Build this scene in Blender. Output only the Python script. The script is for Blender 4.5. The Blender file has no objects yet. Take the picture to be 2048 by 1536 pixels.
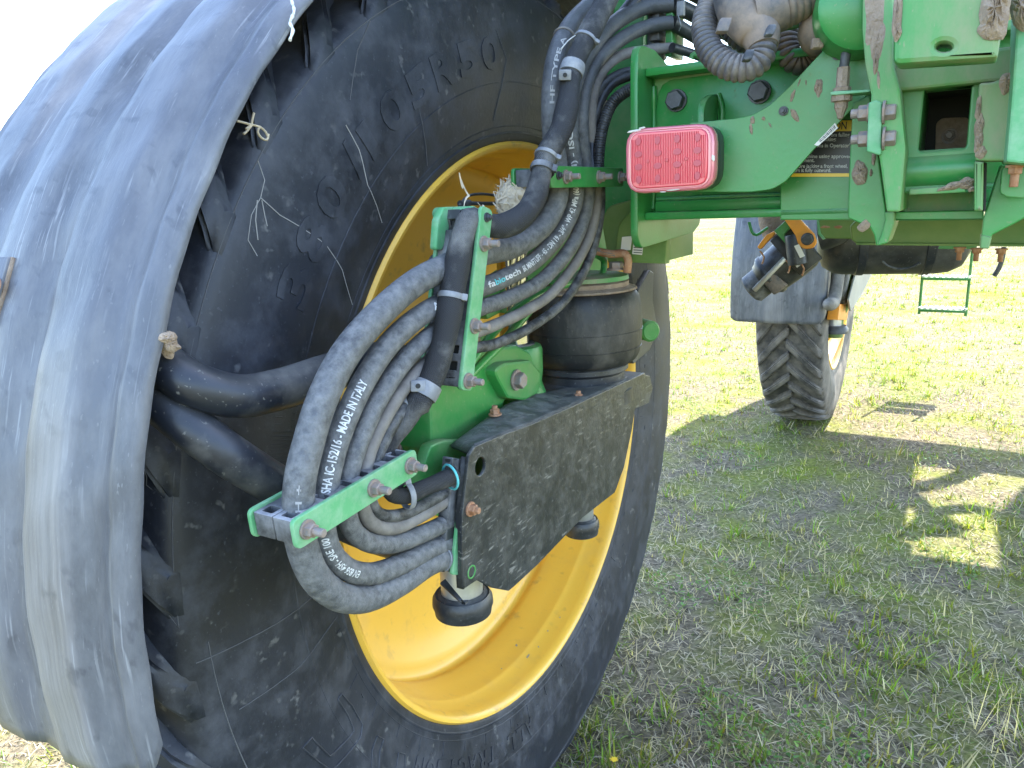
import bpy, bmesh, math, random
import numpy as np
from mathutils import Vector, Matrix

random.seed(7); RNG = np.random.default_rng(7)
SC = bpy.context.scene
# ------------------------------------------------------------------ camera
CAM = Vector((1.01315793, -1.47867148, 1.55502911))
YAW, PITCH, ROLL, FPX = -0.542522450, 0.238455929, -0.0407534379, 1480.0
_fw = Vector((math.sin(YAW)*math.cos(PITCH), math.cos(YAW)*math.cos(PITCH), -math.sin(PITCH)))
_r0 = Vector((math.cos(YAW), -math.sin(YAW), 0)); _u0 = _r0.cross(_fw)
_r = _r0*math.cos(ROLL)+_u0*math.sin(ROLL); _u = -_r0*math.sin(ROLL)+_u0*math.cos(ROLL)
cd = bpy.data.cameras.new('camera'); cam = bpy.data.objects.new('camera', cd); SC.collection.objects.link(cam)
cam.matrix_world = Matrix(((_r.x,_u.x,-_fw.x,CAM.x),(_r.y,_u.y,-_fw.y,CAM.y),(_r.z,_u.z,-_fw.z,CAM.z),(0,0,0,1)))
cd.sensor_fit = 'HORIZONTAL'; cd.sensor_width = 36.0; cd.lens = 36.0*FPX/2048.0
cd.clip_start = 0.02; cd.clip_end = 3000.0
SC.camera = cam
# ------------------------------------------------------------------ sky, sun, exposure
SUN_EL, SUN_AZ = math.radians(52), math.radians(16)      # azimuth from +Y towards +X
w = bpy.data.worlds.new('World'); SC.world = w; w.use_nodes = True
nt = w.node_tree; bg = nt.nodes['Background']
sky = nt.nodes.new('ShaderNodeTexSky'); sky.sky_type = 'NISHITA'; sky.sun_disc = False
sky.sun_elevation = SUN_EL; sky.sun_rotation = SUN_AZ
sky.air_density = 1.0; sky.dust_density = 1.0; sky.ozone_density = 1.0
nt.links.new(sky.outputs[0], bg.inputs[0]); bg.inputs[1].default_value = 0.15
sl = bpy.data.lights.new('sun', 'SUN'); sl.energy = 2.8; sl.angle = math.radians(0.5); sl.color = (1.0, 0.94, 0.82)
sun = bpy.data.objects.new('sun', sl); SC.collection.objects.link(sun)
sd = Vector((math.sin(SUN_AZ)*math.cos(SUN_EL), math.cos(SUN_AZ)*math.cos(SUN_EL), math.sin(SUN_EL)))
sun.rotation_euler = sd.to_track_quat('Z', 'Y').to_euler(); sun.location = sd*30
SC.view_settings.view_transform = 'Standard'; SC.view_settings.look = 'None'
SC.view_settings.gamma = 1.0; SC.view_settings.use_curve_mapping = False
SC.view_settings.exposure = 2.95
# ------------------------------------------------------------------ points from bearings
def at(px, py, x=None, y=None, z=None, d=None):
    """world point where the sight line through a photo pixel meets a real plane (x, y or z = const) or lies d metres off"""
    v = _fw + _r*((px-1024.0)/FPX) + _u*((768.0-py)/FPX)
    if x is not None: t = (x-CAM.x)/v.x
    elif y is not None: t = (y-CAM.y)/v.y
    elif z is not None: t = (z-CAM.z)/v.z
    else: t = d
    return CAM + v*t
def ats(pts, **k):
    out = []
    for p in pts:
        if len(p) == 2: out.append(at(p[0], p[1], **k))
        else: out.append(at(p[0], p[1], **p[2]))
    return out
# ------------------------------------------------------------------ linking
COL = SC.collection
def wm(o):
    m = o.matrix_basis.copy()
    if o.parent: m = wm(o.parent) @ o.matrix_parent_inverse @ m
    return m
def par(o, p):
    if p is not None:
        o.parent = p; o.matrix_parent_inverse = wm(p).inverted()
def obj(name, me, m, parent=None, smooth=True, auto=None):
    o = bpy.data.objects.new(name, me); COL.objects.link(o)
    if m is not None and len(me.materials) == 0: me.materials.append(m)
    if smooth: me.polygons.foreach_set('use_smooth', [True]*len(me.polygons))
    if auto is not None: sharp(me, auto)
    par(o, parent); return o
def sharp(me, deg):
    bm = bmesh.new(); bm.from_mesh(me); c = math.radians(deg)
    for e in bm.edges:
        if len(e.link_faces) == 2 and e.calc_face_angle(0) > c: e.smooth = False
    bm.to_mesh(me); bm.free()
def empty(name, loc, parent=None):
    o = bpy.data.objects.new(name, None); COL.objects.link(o); o.location = loc; o.empty_display_size = 0.1
    par(o, parent); return o
def tag(o, label=None, cat=None, group=None, kind=None):
    if label: o['label'] = label
    if cat: o['category'] = cat
    if group: o['group'] = group
    if kind: o['kind'] = kind
    return o
def mesh(name, vs, fs):
    me = bpy.data.meshes.new(name); me.from_pydata([tuple(v) for v in vs], [], fs); me.update(); return me
def inst(name, src, mat4, parent):
    o = bpy.data.objects.new(name, src); COL.objects.link(o); o.matrix_basis = mat4; par(o, parent); return o
def frame(pos, zdir, spin=0.0):
    q = Vector(zdir).normalized().to_track_quat('Z', 'Y'); return Matrix.Translation(pos) @ q.to_matrix().to_4x4() @ Matrix.Rotation(spin, 4, 'Z')
# ------------------------------------------------------------------ materials
def mat(name, base, rough=0.5, dust=(0.30,0.25,0.19), amt=0.25, scale=9.0, lo=0.45, hi=0.75, bump=0.15, bscale=60.0,
        metal=0.0, up=0.0, var=0.25, stretch=(1,1,1), spec=0.5, coat=0.0, fine=0.0, uv=False, drough=0.85, spk=0.0, fade_z=None):
    m = bpy.data.materials.new(name); m.use_nodes = True; t = m.node_tree; N = t.nodes; L = t.links
    b = N['Principled BSDF']
    tc = N.new('ShaderNodeTexCoord'); mp = N.new('ShaderNodeMapping'); mp.inputs['Scale'].default_value = stretch
    L.new(tc.outputs['UV' if uv else 'Object'], mp.inputs[0])
    n1 = N.new('ShaderNodeTexNoise'); n1.inputs['Scale'].default_value = scale; n1.inputs['Detail'].default_value = 9; n1.inputs['Roughness'].default_value = 0.68
    L.new(mp.outputs[0], n1.inputs['Vector'])
    mr = N.new('ShaderNodeMapRange'); mr.inputs[1].default_value = lo; mr.inputs[2].default_value = hi; mr.inputs[3].default_value = 0; mr.inputs[4].default_value = amt
    L.new(n1.outputs[0], mr.inputs[0]); fac = mr.outputs[0]
    if up:
        g = N.new('ShaderNodeNewGeometry'); sx = N.new('ShaderNodeSeparateXYZ'); L.new(g.outputs['Normal'], sx.inputs[0])
        m2 = N.new('ShaderNodeMapRange'); m2.inputs[1].default_value = 0.3; m2.inputs[2].default_value = 1.0; m2.inputs[4].default_value = up
        L.new(sx.outputs[2], m2.inputs[0])
        ml = N.new('ShaderNodeMath'); ml.operation = 'MULTIPLY'; L.new(m2.outputs[0], ml.inputs[0]); 
        m3 = N.new('ShaderNodeMapRange'); m3.inputs[1].default_value = 0.25; m3.inputs[2].default_value = 0.6; L.new(n1.outputs[0], m3.inputs[0]); L.new(m3.outputs[0], ml.inputs[1])
        ad = N.new('ShaderNodeMath'); ad.operation = 'ADD'; ad.use_clamp = True; L.new(fac, ad.inputs[0]); L.new(ml.outputs[0], ad.inputs[1]); fac = ad.outputs[0]
    if spk:
        n4 = N.new('ShaderNodeTexNoise'); n4.inputs['Scale'].default_value = 160; n4.inputs['Detail'].default_value = 2; L.new(mp.outputs[0], n4.inputs['Vector'])
        m4 = N.new('ShaderNodeMapRange'); m4.inputs[1].default_value = 0.66; m4.inputs[2].default_value = 0.72; m4.inputs[4].default_value = spk; L.new(n4.outputs[0], m4.inputs[0])
        ad = N.new('ShaderNodeMath'); ad.operation = 'MAXIMUM'; L.new(fac, ad.inputs[0]); L.new(m4.outputs[0], ad.inputs[1]); fac = ad.outputs[0]
    if fade_z:      # second colour fades out with height
        so = N.new('ShaderNodeSeparateXYZ'); L.new(tc.outputs['Object'], so.inputs[0])
        mc = N.new('ShaderNodeMapRange'); mc.inputs[1].default_value = fade_z[0]; mc.inputs[2].default_value = fade_z[1]; mc.inputs[3].default_value = 1.0; mc.inputs[4].default_value = 0.12
        L.new(so.outputs[2], mc.inputs[0]); mm = N.new('ShaderNodeMath'); mm.operation = 'MULTIPLY'; L.new(fac, mm.inputs[0]); L.new(mc.outputs[0], mm.inputs[1]); fac = mm.outputs[0]
    n2 = N.new('ShaderNodeTexNoise'); n2.inputs['Scale'].default_value = scale*0.37; n2.inputs['Detail'].default_value = 4; L.new(mp.outputs[0], n2.inputs['Vector'])
    mv = N.new('ShaderNodeMapRange'); mv.inputs[1].default_value = 0.3; mv.inputs[2].default_value = 0.7; mv.inputs[3].default_value = 1-var; mv.inputs[4].default_value = 1+var
    L.new(n2.outputs[0], mv.inputs[0])
    vm = N.new('ShaderNodeVectorMath'); vm.operation = 'SCALE'; vm.inputs[0].default_value = base; L.new(mv.outputs[0], vm.inputs['Scale'])
    mx = N.new('ShaderNodeMix'); mx.data_type = 'RGBA'; L.new(fac, mx.inputs[0]); L.new(vm.outputs[0], mx.inputs[6]); mx.inputs[7].default_value = (*dust, 1)
    L.new(mx.outputs[2], b.inputs['Base Color'])
    rm = N.new('ShaderNodeMapRange'); rm.inputs[3].default_value = rough; rm.inputs[4].default_value = drough; L.new(fac, rm.inputs[0]); L.new(rm.outputs[0], b.inputs['Roughness'])
    b.inputs['Metallic'].default_value = metal; b.inputs['Specular IOR Level'].default_value = spec; b.inputs['Coat Weight'].default_value = coat
    if bump:
        n3 = N.new('ShaderNodeTexNoise'); n3.inputs['Scale'].default_value = bscale; n3.inputs['Detail'].default_value = 6; L.new(mp.outputs[0], n3.inputs['Vector'])
        ad = N.new('ShaderNodeMath'); ad.operation = 'ADD'; L.new(n3.outputs[0], ad.inputs[0]); L.new(fac, ad.inputs[1])
        bp = N.new('ShaderNodeBump'); bp.inputs['Strength'].default_value = bump; bp.inputs['Distance'].default_value = 0.004; L.new(ad.outputs[0], bp.inputs['Height']); L.new(bp.outputs[0], b.inputs['Normal'])
    return m
def plain(name, base, rough=0.5, metal=0.0, **k):
    m = bpy.data.materials.new(name); m.use_nodes = True; b = m.node_tree.nodes['Principled BSDF']
    b.inputs['Base Color'].default_value = (*base, 1); b.inputs['Roughness'].default_value = rough; b.inputs['Metallic'].default_value = metal
    for kk, v in k.items(): b.inputs[kk].default_value = v
    return m
TAN = (0.33,0.26,0.185); GREY = (0.27,0.26,0.25); PALE = (0.42,0.40,0.37)
G_PAINT = (0.028,0.208,0.044)
M = {}
M['green'] = mat('green_paint', G_PAINT, 0.32, (0.22,0.25,0.13), 0.45, 10, 0.46, 0.76, 0.06, 120, up=0.35, var=0.16, spk=0.4)
M['green_dusty'] = mat('dusty_green_paint', (0.050,0.235,0.055), 0.45, TAN, 0.72, 9, 0.44, 0.70, 0.12, 60, up=0.45, var=0.15, stretch=(1,1,0.45), spk=0.5)
M['green_scuff'] = mat('scuffed_green_paint', (0.090,0.31,0.13), 0.5, (0.36,0.45,0.34), 0.6, 30, 0.42, 0.75, 0.06, 90, var=0.1)
M['olive'] = mat('olive_green_paint', (0.065,0.155,0.022), 0.45, (0.30,0.30,0.12), 0.6, 4, 0.4, 0.75, 0.05, 90, up=0.3, var=0.12)  # green paint tinted olive for light bounced off the grass
M['yellow'] = mat('yellow_rim_paint', (0.76,0.43,0.055), 0.36, (0.50,0.30,0.10), 0.40, 6, 0.52, 0.80, 0.03, 70, var=0.05, spk=0.25)
M['orange'] = mat('orange_paint', (0.75,0.28,0.03), 0.4, (0.35,0.2,0.08), 0.35, 20, 0.5, 0.75, 0.04, 90, var=0.08)
M['tyre'] = mat('tyre_rubber', (0.0105,0.0125,0.0195), 0.50, (0.095,0.098,0.115), 0.62, 13, 0.46, 0.80, 0.10, 120, up=0.10, var=0.35, spk=0.35)
M['lug'] = mat('tyre_lug_rubber', (0.0105,0.0120,0.018), 0.55, (0.15,0.14,0.13), 0.7, 16, 0.50, 0.74, 0.2, 90, up=0.08, var=0.3, spk=0.9)
M['emboss'] = mat('tyre_lettering', (0.0125,0.0145,0.022), 0.50, (0.10,0.103,0.12), 0.62, 13, 0.42, 0.80, 0.10, 120, up=0.10, var=0.35, spk=0.35)
M['front_tyre'] = mat('front_tyre_rubber', (0.035,0.033,0.034), 0.65, (0.30,0.26,0.22), 0.75, 6, 0.42, 0.75, 0.3, 90, up=0.5, var=0.3)
M['fender'] = mat('weathered_fender_plastic', (0.086,0.089,0.103), 0.40, (0.26,0.257,0.262), 0.50, 14, 0.42, 0.80, 0.12, 220, var=0.25, stretch=(2.2,0.55,0.55), spk=0.35, drough=0.62)
M['black'] = mat('black_plastic', (0.020,0.021,0.024), 0.40, (0.20,0.20,0.20), 0.40, 12, 0.45, 0.8, 0.10, 150, up=0.3, spk=0.4)
M['tube'] = mat('black_painted_tube', (0.014,0.017,0.026), 0.42, (0.20,0.19,0.17), 0.55, 9, 0.50, 0.78, 0.08, 120, up=0.25, spk=0.5)
M['shield'] = mat('black_poly_shield', (0.020,0.022,0.024), 0.34, (0.19,0.185,0.17), 0.34, 30, 0.44, 0.80, 0.35, 70, up=0.7, spk=0.5, stretch=(1,1,1))
M['hose'] = mat('scuffed_rubber_hose', (0.060,0.062,0.067), 0.5, (0.21,0.208,0.205), 0.75, 85, 0.36, 0.70, 0.3, 240, var=0.3, up=0.12, fade_z=(1.66,1.78))
M['hose_dark'] = mat('dark_rubber_hose', (0.028,0.029,0.031), 0.5, (0.19,0.185,0.18), 0.75, 50, 0.44, 0.70, 0.4, 140, var=0.3, fade_z=(1.66,1.78))
M['hose_pale'] = mat('pale_dusty_hose', (0.12,0.108,0.098), 0.7, (0.26,0.235,0.21), 0.8, 25, 0.35, 0.7, 0.15, 120, var=0.2)
M['hose_clean'] = mat('clean_rubber_hose', (0.020,0.020,0.022), 0.42, (0.15,0.145,0.14), 0.4, 25, 0.48, 0.78, 0.12, 120, var=0.2, up=0.2)
M['conv'] = mat('convoluted_conduit', (0.055,0.052,0.055), 0.4, (0.34,0.28,0.23), 0.7, 12, 0.46, 0.66, 0.06, 150, up=0.5)
M['conv_tan'] = mat('muddy_conduit', (0.07,0.066,0.066), 0.42, (0.28,0.205,0.15), 0.9, 14, 0.42, 0.64, 0.12, 120, up=0.2)
M['clamp'] = mat('grey_clamp_plastic', (0.030,0.031,0.034), 0.5, (0.30,0.30,0.31), 0.75, 16, 0.42, 0.72, 0.15, 120, up=0.6)
M['zinc'] = mat('dusty_zinc_bolt', (0.22,0.205,0.20), 0.45, (0.30,0.205,0.15), 0.85, 70, 0.36, 0.62, 0.2, 200, metal=0.3)
M['rust'] = mat('rusty_bolt', (0.30,0.13,0.06), 0.7, (0.45,0.29,0.19), 0.8, 60, 0.4, 0.7, 0.3, 200)
M['boltblack'] = mat('black_oxide_bolt', (0.035,0.036,0.042), 0.38, (0.2,0.2,0.2), 0.4, 40, 0.45, 0.75, 0.1, 150)
M['steel'] = plain('polished_steel', (0.62,0.60,0.55), 0.13, 1.0)
M['steel_dull'] = mat('dull_steel', (0.50,0.50,0.50), 0.32, (0.35,0.32,0.28), 0.4, 30, 0.45, 0.75, 0.05, 200, metal=0.7)
M['bellows'] = mat('air_spring_rubber', (0.014,0.0145,0.016), 0.5, (0.20,0.175,0.15), 0.42, 18, 0.48, 0.76, 0.35, 60, var=0.3, stretch=(1,1,0.6), spk=0.3, up=0.05)
M['mud'] = mat('dried_mud', (0.24,0.172,0.12), 0.95, (0.35,0.265,0.195), 0.9, 45, 0.38, 0.62, 0.6, 160)
M['tin'] = plain('lamp_housing_black', (0.02,0.021,0.024), 0.3)
M['red'] = plain('red_lens', (0.62,0.045,0.072), 0.28, **{'Coat Weight': 0.5})
M['red_dark'] = plain('red_led_cup', (0.52,0.06,0.075), 0.3)
M['pink'] = plain('clear_lens_rim', (0.62,0.16,0.20), 0.12, **{'Coat Weight': 0.6})
M['white'] = mat('white_print', (0.58,0.58,0.57), 0.6, (0.16,0.16,0.16), 0.7, 160, 0.50, 0.66, 0.0, var=0.1)
M['teal'] = plain('teal_print', (0.10,0.45,0.48), 0.6)
M['lblack'] = plain('label_black', (0.018,0.018,0.024), 0.4)
M['lyellow'] = plain('label_yellow', (0.78,0.50,0.03), 0.4)
M['lwhite'] = plain('label_white', (0.66,0.62,0.55), 0.5)
M['straw'] = mat('dry_straw', (0.42,0.34,0.24), 0.85, (0.58,0.50,0.38), 0.7, 50, 0.35, 0.7, 0.2, 90)
M['dark'] = plain('dark_interior', (0.02,0.02,0.018), 0.8)  # near-black that stands in for shade
M['copper'] = mat('brown_pipe', (0.22,0.13,0.09), 0.6, TAN, 0.5, 20)
def fender_stain(m):
    t = m.node_tree; N = t.nodes; L = t.links; b = N['Principled BSDF']; old = b.inputs['Base Color'].links[0].from_socket
    tc = N.new('ShaderNodeTexCoord'); sx = N.new('ShaderNodeSeparateXYZ'); L.new(tc.outputs['Object'], sx.inputs[0])
    def mr(a, i0, i1, o0=0.0, o1=1.0):
        q = N.new('ShaderNodeMapRange'); q.interpolation_type = 'SMOOTHSTEP'; q.inputs[1].default_value = i0; q.inputs[2].default_value = i1; q.inputs[3].default_value = o0; q.inputs[4].default_value = o1; L.new(a, q.inputs[0]); return q.outputs[0]
    def mul(a, c):
        q = N.new('ShaderNodeMath'); q.operation = 'MULTIPLY'; L.new(a, q.inputs[0]); L.new(c, q.inputs[1]); return q.outputs[0]
    mp = N.new('ShaderNodeMapping'); mp.inputs['Scale'].default_value = (160,3,3); L.new(tc.outputs['Object'], mp.inputs[0])
    nz = N.new('ShaderNodeTexNoise'); nz.inputs['Scale'].default_value = 1.0; nz.inputs['Detail'].default_value = 5; L.new(mp.outputs[0], nz.inputs['Vector'])
    f = mul(mul(mr(sx.outputs[0], 0.075, 0.11), mr(sx.outputs[0], 0.205, 0.180)), mul(mr(sx.outputs[2], 1.55, 1.15, 0.0, 0.32), mr(nz.outputs[0], 0.25, 0.75, 0.35, 1.0)))
    mx = N.new('ShaderNodeMix'); mx.data_type = 'RGBA'; L.new(f, mx.inputs[0]); L.new(old, mx.inputs[6]); mx.inputs[7].default_value = (0.40,0.365,0.345,1); L.new(mx.outputs[2], b.inputs['Base Color'])
fender_stain(M['fender'])
def scratches(m, stretch, col, amt, lo=0.60, hi=0.66, scale=1.0):
    """fine pale wear scratches running along one direction, broken up into patches"""
    t = m.node_tree; N = t.nodes; L = t.links; b = N['Principled BSDF']; old = b.inputs['Base Color'].links[0].from_socket
    tc = N.new('ShaderNodeTexCoord'); mp = N.new('ShaderNodeMapping'); mp.inputs['Scale'].default_value = stretch; L.new(tc.outputs['Object'], mp.inputs[0])
    nz = N.new('ShaderNodeTexNoise'); nz.inputs['Scale'].default_value = scale; nz.inputs['Detail'].default_value = 3; L.new(mp.outputs[0], nz.inputs['Vector'])
    a = N.new('ShaderNodeMapRange'); a.inputs[1].default_value = lo; a.inputs[2].default_value = hi; a.inputs[4].default_value = amt; L.new(nz.outputs[0], a.inputs[0])
    n2 = N.new('ShaderNodeTexNoise'); n2.inputs['Scale'].default_value = 11; n2.inputs['Detail'].default_value = 4; L.new(tc.outputs['Object'], n2.inputs['Vector'])
    c = N.new('ShaderNodeMapRange'); c.inputs[1].default_value = 0.42; c.inputs[2].default_value = 0.62; L.new(n2.outputs[0], c.inputs[0])
    mu = N.new('ShaderNodeMath'); mu.operation = 'MULTIPLY'; L.new(a.outputs[0], mu.inputs[0]); L.new(c.outputs[0], mu.inputs[1])
    mx = N.new('ShaderNodeMix'); mx.data_type = 'RGBA'; L.new(mu.outputs[0], mx.inputs[0]); L.new(old, mx.inputs[6]); mx.inputs[7].default_value = (*col, 1); L.new(mx.outputs[2], b.inputs['Base Color'])
scratches(M['fender'], (260,9,9), (0.40,0.40,0.41), 0.34)
scratches(M['fender'], (30,70,30), (0.045,0.048,0.060), 0.6, 0.56, 0.66)
scratches(M['shield'], (60,30,190), (0.30,0.28,0.25), 0.5, 0.60, 0.68)
scratches(M['tyre'], (40,40,40), (0.19,0.185,0.18), 0.45, 0.62, 0.70)
scratches(M['yellow'], (26,26,26), (0.33,0.19,0.07), 0.55, 0.58, 0.70)
def sleeve_mat():
    m = mat('woven_nylon_sleeve', (0.020,0.020,0.022), 0.7, (0.26,0.25,0.23), 0.7, 9, 0.50, 0.72, 0.0, uv=False)
    t = m.node_tree; N = t.nodes; L = t.links; b = N['Principled BSDF']
    tc = N.new('ShaderNodeTexCoord'); mp = N.new('ShaderNodeMapping'); mp.inputs['Scale'].default_value = (1,0.11,1); L.new(tc.outputs['UV'], mp.inputs[0])
    hs = []
    for rot in (0.75, -0.75):
        m2 = N.new('ShaderNodeMapping'); m2.inputs['Rotation'].default_value = (0,0,rot); L.new(mp.outputs[0], m2.inputs[0])
        wv = N.new('ShaderNodeTexWave'); wv.inputs['Scale'].default_value = 130; L.new(m2.outputs[0], wv.inputs['Vector']); hs.append(wv)
    ad = N.new('ShaderNodeMath'); ad.operation = 'MULTIPLY'; L.new(hs[0].outputs['Fac'], ad.inputs[0]); L.new(hs[1].outputs['Fac'], ad.inputs[1])
    bp = N.new('ShaderNodeBump'); bp.inputs['Strength'].default_value = 0.7; bp.inputs['Distance'].default_value = 0.0015; L.new(ad.outputs[0], bp.inputs['Height']); L.new(bp.outputs[0], b.inputs['Normal'])
    return m
M['sleeve'] = sleeve_mat()
# ------------------------------------------------------------------ shapes
def plane_axes(n):
    n = Vector(n).normalized()
    up = Vector((0,0,1)) if abs(n.z) < 0.9 else Vector((0,1,0))
    u = up.cross(n).normalized(); v = n.cross(u); return u, v, n
def rnd(pts, r, k=4):
    """round the corners of a 2D polygon; r one radius or one per corner"""
    out = []; n = len(pts)
    for i in range(n):
        p = Vector(pts[i]); a = Vector(pts[i-1])-p; c = Vector(pts[(i+1) % n])-p
        rr = r[i] if isinstance(r, (list, tuple)) else r
        la, lc = a.length, c.length
        if rr <= 0 or la < 1e-6 or lc < 1e-6: out.append(p); continue
        a /= la; c /= lc; ang = a.angle(c, math.pi)
        if ang > math.radians(172): out.append(p); continue
        d = min(rr/math.tan(ang/2), la*0.48, lc*0.48)
        s, e = p+a*d, p+c*d
        for j in range(k+1):
            t = j/k; out.append(s*(1-t)**2+p*2*t*(1-t)+e*t*t)
    return out
def flat(loops, depth, bevel):
    """2D loops (outline + holes) -> solid mesh, front face at z=0, body towards -z"""
    cu = bpy.data.curves.new('c', 'CURVE'); cu.dimensions = '2D'; cu.fill_mode = 'BOTH'
    for lp in loops:
        sp = cu.splines.new('POLY'); sp.points.add(len(lp)-1)
        for q, p in zip(sp.points, lp): q.co = (p[0], p[1], 0, 1)
        sp.use_cyclic_u = True
    bevel = min(bevel, depth*0.4)
    cu.extrude = max(depth/2-bevel, 1e-5); cu.bevel_depth = bevel; cu.bevel_resolution = 1; cu.offset = -bevel
    o = bpy.data.objects.new('c', cu); me = bpy.data.meshes.new_from_object(o)
    bpy.data.objects.remove(o); bpy.data.curves.remove(cu)
    me.transform(Matrix.Translation((0,0,-depth/2))); me.materials.clear(); return me
def plate(name, pts, n, depth, m, parent, r=0.0, bevel=0.0015, holes=(), hr=0.0, flip=None):
    """solid plate: outline of world points lying in one plane, front normal n, thickness depth behind it"""
    u, v, nn = plane_axes(n); o = pts[0]
    f = lambda q: Vector(((q-o).dot(u), (q-o).dot(v)))
    loops = [rnd([f(q) for q in pts], r)] + [rnd([f(q) for q in h], hr) for h in holes]
    me = flat(loops, depth, bevel)
    me.transform(Matrix(((u.x,v.x,nn.x,o.x),(u.y,v.y,nn.y,o.y),(u.z,v.z,nn.z,o.z),(0,0,0,1))))
    return obj(name, me, m, parent, True, 35)
def circle_pts(c, n, r, k=20, sx=1.0, sy=1.0):
    u, v, nn = plane_axes(n); return [c+u*(math.cos(2*math.pi*i/k)*r*sx)+v*(math.sin(2*math.pi*i/k)*r*sy) for i in range(k)]
def smooth_path(pts, step=0.01):
    P = [Vector(p) for p in pts]; P = [P[0]*2-P[1]]+P+[P[-1]*2-P[-2]]
    dense = []
    for i in range(1, len(P)-2):
        p0,p1,p2,p3 = P[i-1:i+3]
        t0=0; t1=t0+max((p1-p0).length,1e-6)**.5; t2=t1+max((p2-p1).length,1e-6)**.5; t3=t2+max((p3-p2).length,1e-6)**.5
        for j in range(24):
            t = t1+(t2-t1)*j/24
            A1=p0*((t1-t)/(t1-t0))+p1*((t-t0)/(t1-t0)); A2=p1*((t2-t)/(t2-t1))+p2*((t-t1)/(t2-t1)); A3=p2*((t3-t)/(t3-t2))+p3*((t-t2)/(t3-t2))
            B1=A1*((t2-t)/(t2-t0))+A2*((t-t0)/(t2-t0)); B2=A2*((t3-t)/(t3-t1))+A3*((t-t1)/(t3-t1))
            dense.append(B1*((t2-t)/(t2-t1))+B2*((t-t1)/(t2-t1)))
    dense.append(P[-2])
    S = [0]
    for a, b in zip(dense, dense[1:]): S.append(S[-1]+(b-a).length)
    n = max(2, int(S[-1]/step)); out = []; k = 0
    for i in range(n+1):
        s = S[-1]*i/n
        while k < len(S)-2 and S[k+1] < s: k += 1
        f = (s-S[k])/max(S[k+1]-S[k], 1e-9); out.append(dense[k].lerp(dense[k+1], f))
    return out, S[-1]
class Tube: pass
def tube(name, pts, r, m, parent, seg=14, step=0.012, rf=None, cap=True, raw=False):
    C, Ln = (([Vector(p) for p in pts], sum((Vector(b)-Vector(a)).length for a, b in zip(pts, pts[1:]))) if raw else smooth_path(pts, step)); n = len(C)
    T = [(C[min(i+1,n-1)]-C[max(i-1,0)]).normalized() for i in range(n)]
    ref = Vector((1,0,0)) if abs(T[0].x) < 0.9 else Vector((0,0,1))
    Nn = [(ref-T[0]*ref.dot(T[0])).normalized()]
    for i in range(1, n):
        v = Nn[-1]-T[i]*Nn[-1].dot(T[i]); Nn.append(v.normalized())
    vs = []; fs = []
    for i in range(n):
        B = T[i].cross(Nn[i]); rr = r if rf is None else r*rf(i/(n-1), Ln*i/(n-1))
        for j in range(seg):
            a = 2*math.pi*j/seg; vs.append(C[i]+Nn[i]*(math.cos(a)*rr)+B*(math.sin(a)*rr))
    for i in range(n-1):
        for j in range(seg):
            k = (j+1) % seg; fs.append((i*seg+j, i*seg+k, (i+1)*seg+k, (i+1)*seg+j))
    nb = len(fs)
    if cap: fs += [tuple(range(seg-1,-1,-1)), tuple((n-1)*seg+j for j in range(seg))]
    me = mesh(name, vs, fs)
    uv = me.uv_layers.new(name='UVMap'); dat = []
    for i in range(n-1):
        for j in range(seg):
            s0, s1 = Ln*i/(n-1), Ln*(i+1)/(n-1); dat += [s0, j/seg, s0, (j+1)/seg, s1, (j+1)/seg, s1, j/seg]
    dat += [0.0]*(len(uv.data)*2-len(dat)); uv.data.foreach_set('uv', dat)
    t = Tube(); t.C=C; t.T=T; t.N=Nn; t.L=Ln; t.r=r; t.o=obj(name, me, m, parent); 
    if cap:
        sharp(me, 60)
    return t
def nearest(t, p):
    return min(range(len(t.C)), key=lambda i: (t.C[i]-p).length)
def band(name, t, p, m, parent, w=0.006, extra=0.0015, head=None, spin=0.0):
    """a strap round a tube near point p; head = direction of its buckle"""
    i = nearest(t, p); c, T = t.C[i], t.T[i]; r = t.r+extra
    o = lathe(name, [(r-0.002,-w/2),(r,-w/2),(r+0.0008,0),(r,w/2),(r-0.002,w/2)], c, T, m, parent, 20)
    return o
def lathe(name, prof, c, axis, m, parent, seg=48, auto=40, arc=None):
    """profile of (radius, height along axis)"""
    u, v, n = plane_axes(axis); vs = []; fs = []; k = len(prof)
    for j in range(seg):
        a = 2*math.pi*j/seg; d = u*math.cos(a)+v*math.sin(a)
        for (r, h) in prof: vs.append(Vector(c)+d*r+n*h)
    for j in range(seg):
        j2 = (j+1) % seg
        for i in range(k-1): fs.append((j*k+i, j2*k+i, j2*k+i+1, j*k+i+1))
    me = mesh(name, vs, fs); bm = bmesh.new(); bm.from_mesh(me); bmesh.ops.remove_doubles(bm, verts=bm.verts, dist=1e-6)
    bmesh.ops.dissolve_degenerate(bm, edges=bm.edges, dist=1e-6); bmesh.ops.recalc_face_normals(bm, faces=bm.faces); bm.to_mesh(me); bm.free()
    return obj(name, me, m, parent, True, auto)
def block(name, c, ux, uy, uz, sx, sy, sz, m, parent, bev=0.002):
    """bevelled box with its own axes"""
    bm = bmesh.new(); bmesh.ops.create_cube(bm, size=1.0)
    bmesh.ops.scale(bm, vec=(sx,sy,sz), verts=bm.verts)
    if bev: bmesh.ops.bevel(bm, geom=bm.edges[:], offset=bev, segments=2, affect='EDGES', profile=0.5)
    me = bpy.data.meshes.new(name); bm.to_mesh(me); bm.free()
    ux, uy, uz = Vector(ux), Vector(uy), Vector(uz)
    me.transform(Matrix(((ux.x,uy.x,uz.x,c[0]),(ux.y,uy.y,uz.y,c[1]),(ux.z,uy.z,uz.z,c[2]),(0,0,0,1))))
    return obj(name, me, m, parent, True, 40)
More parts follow.
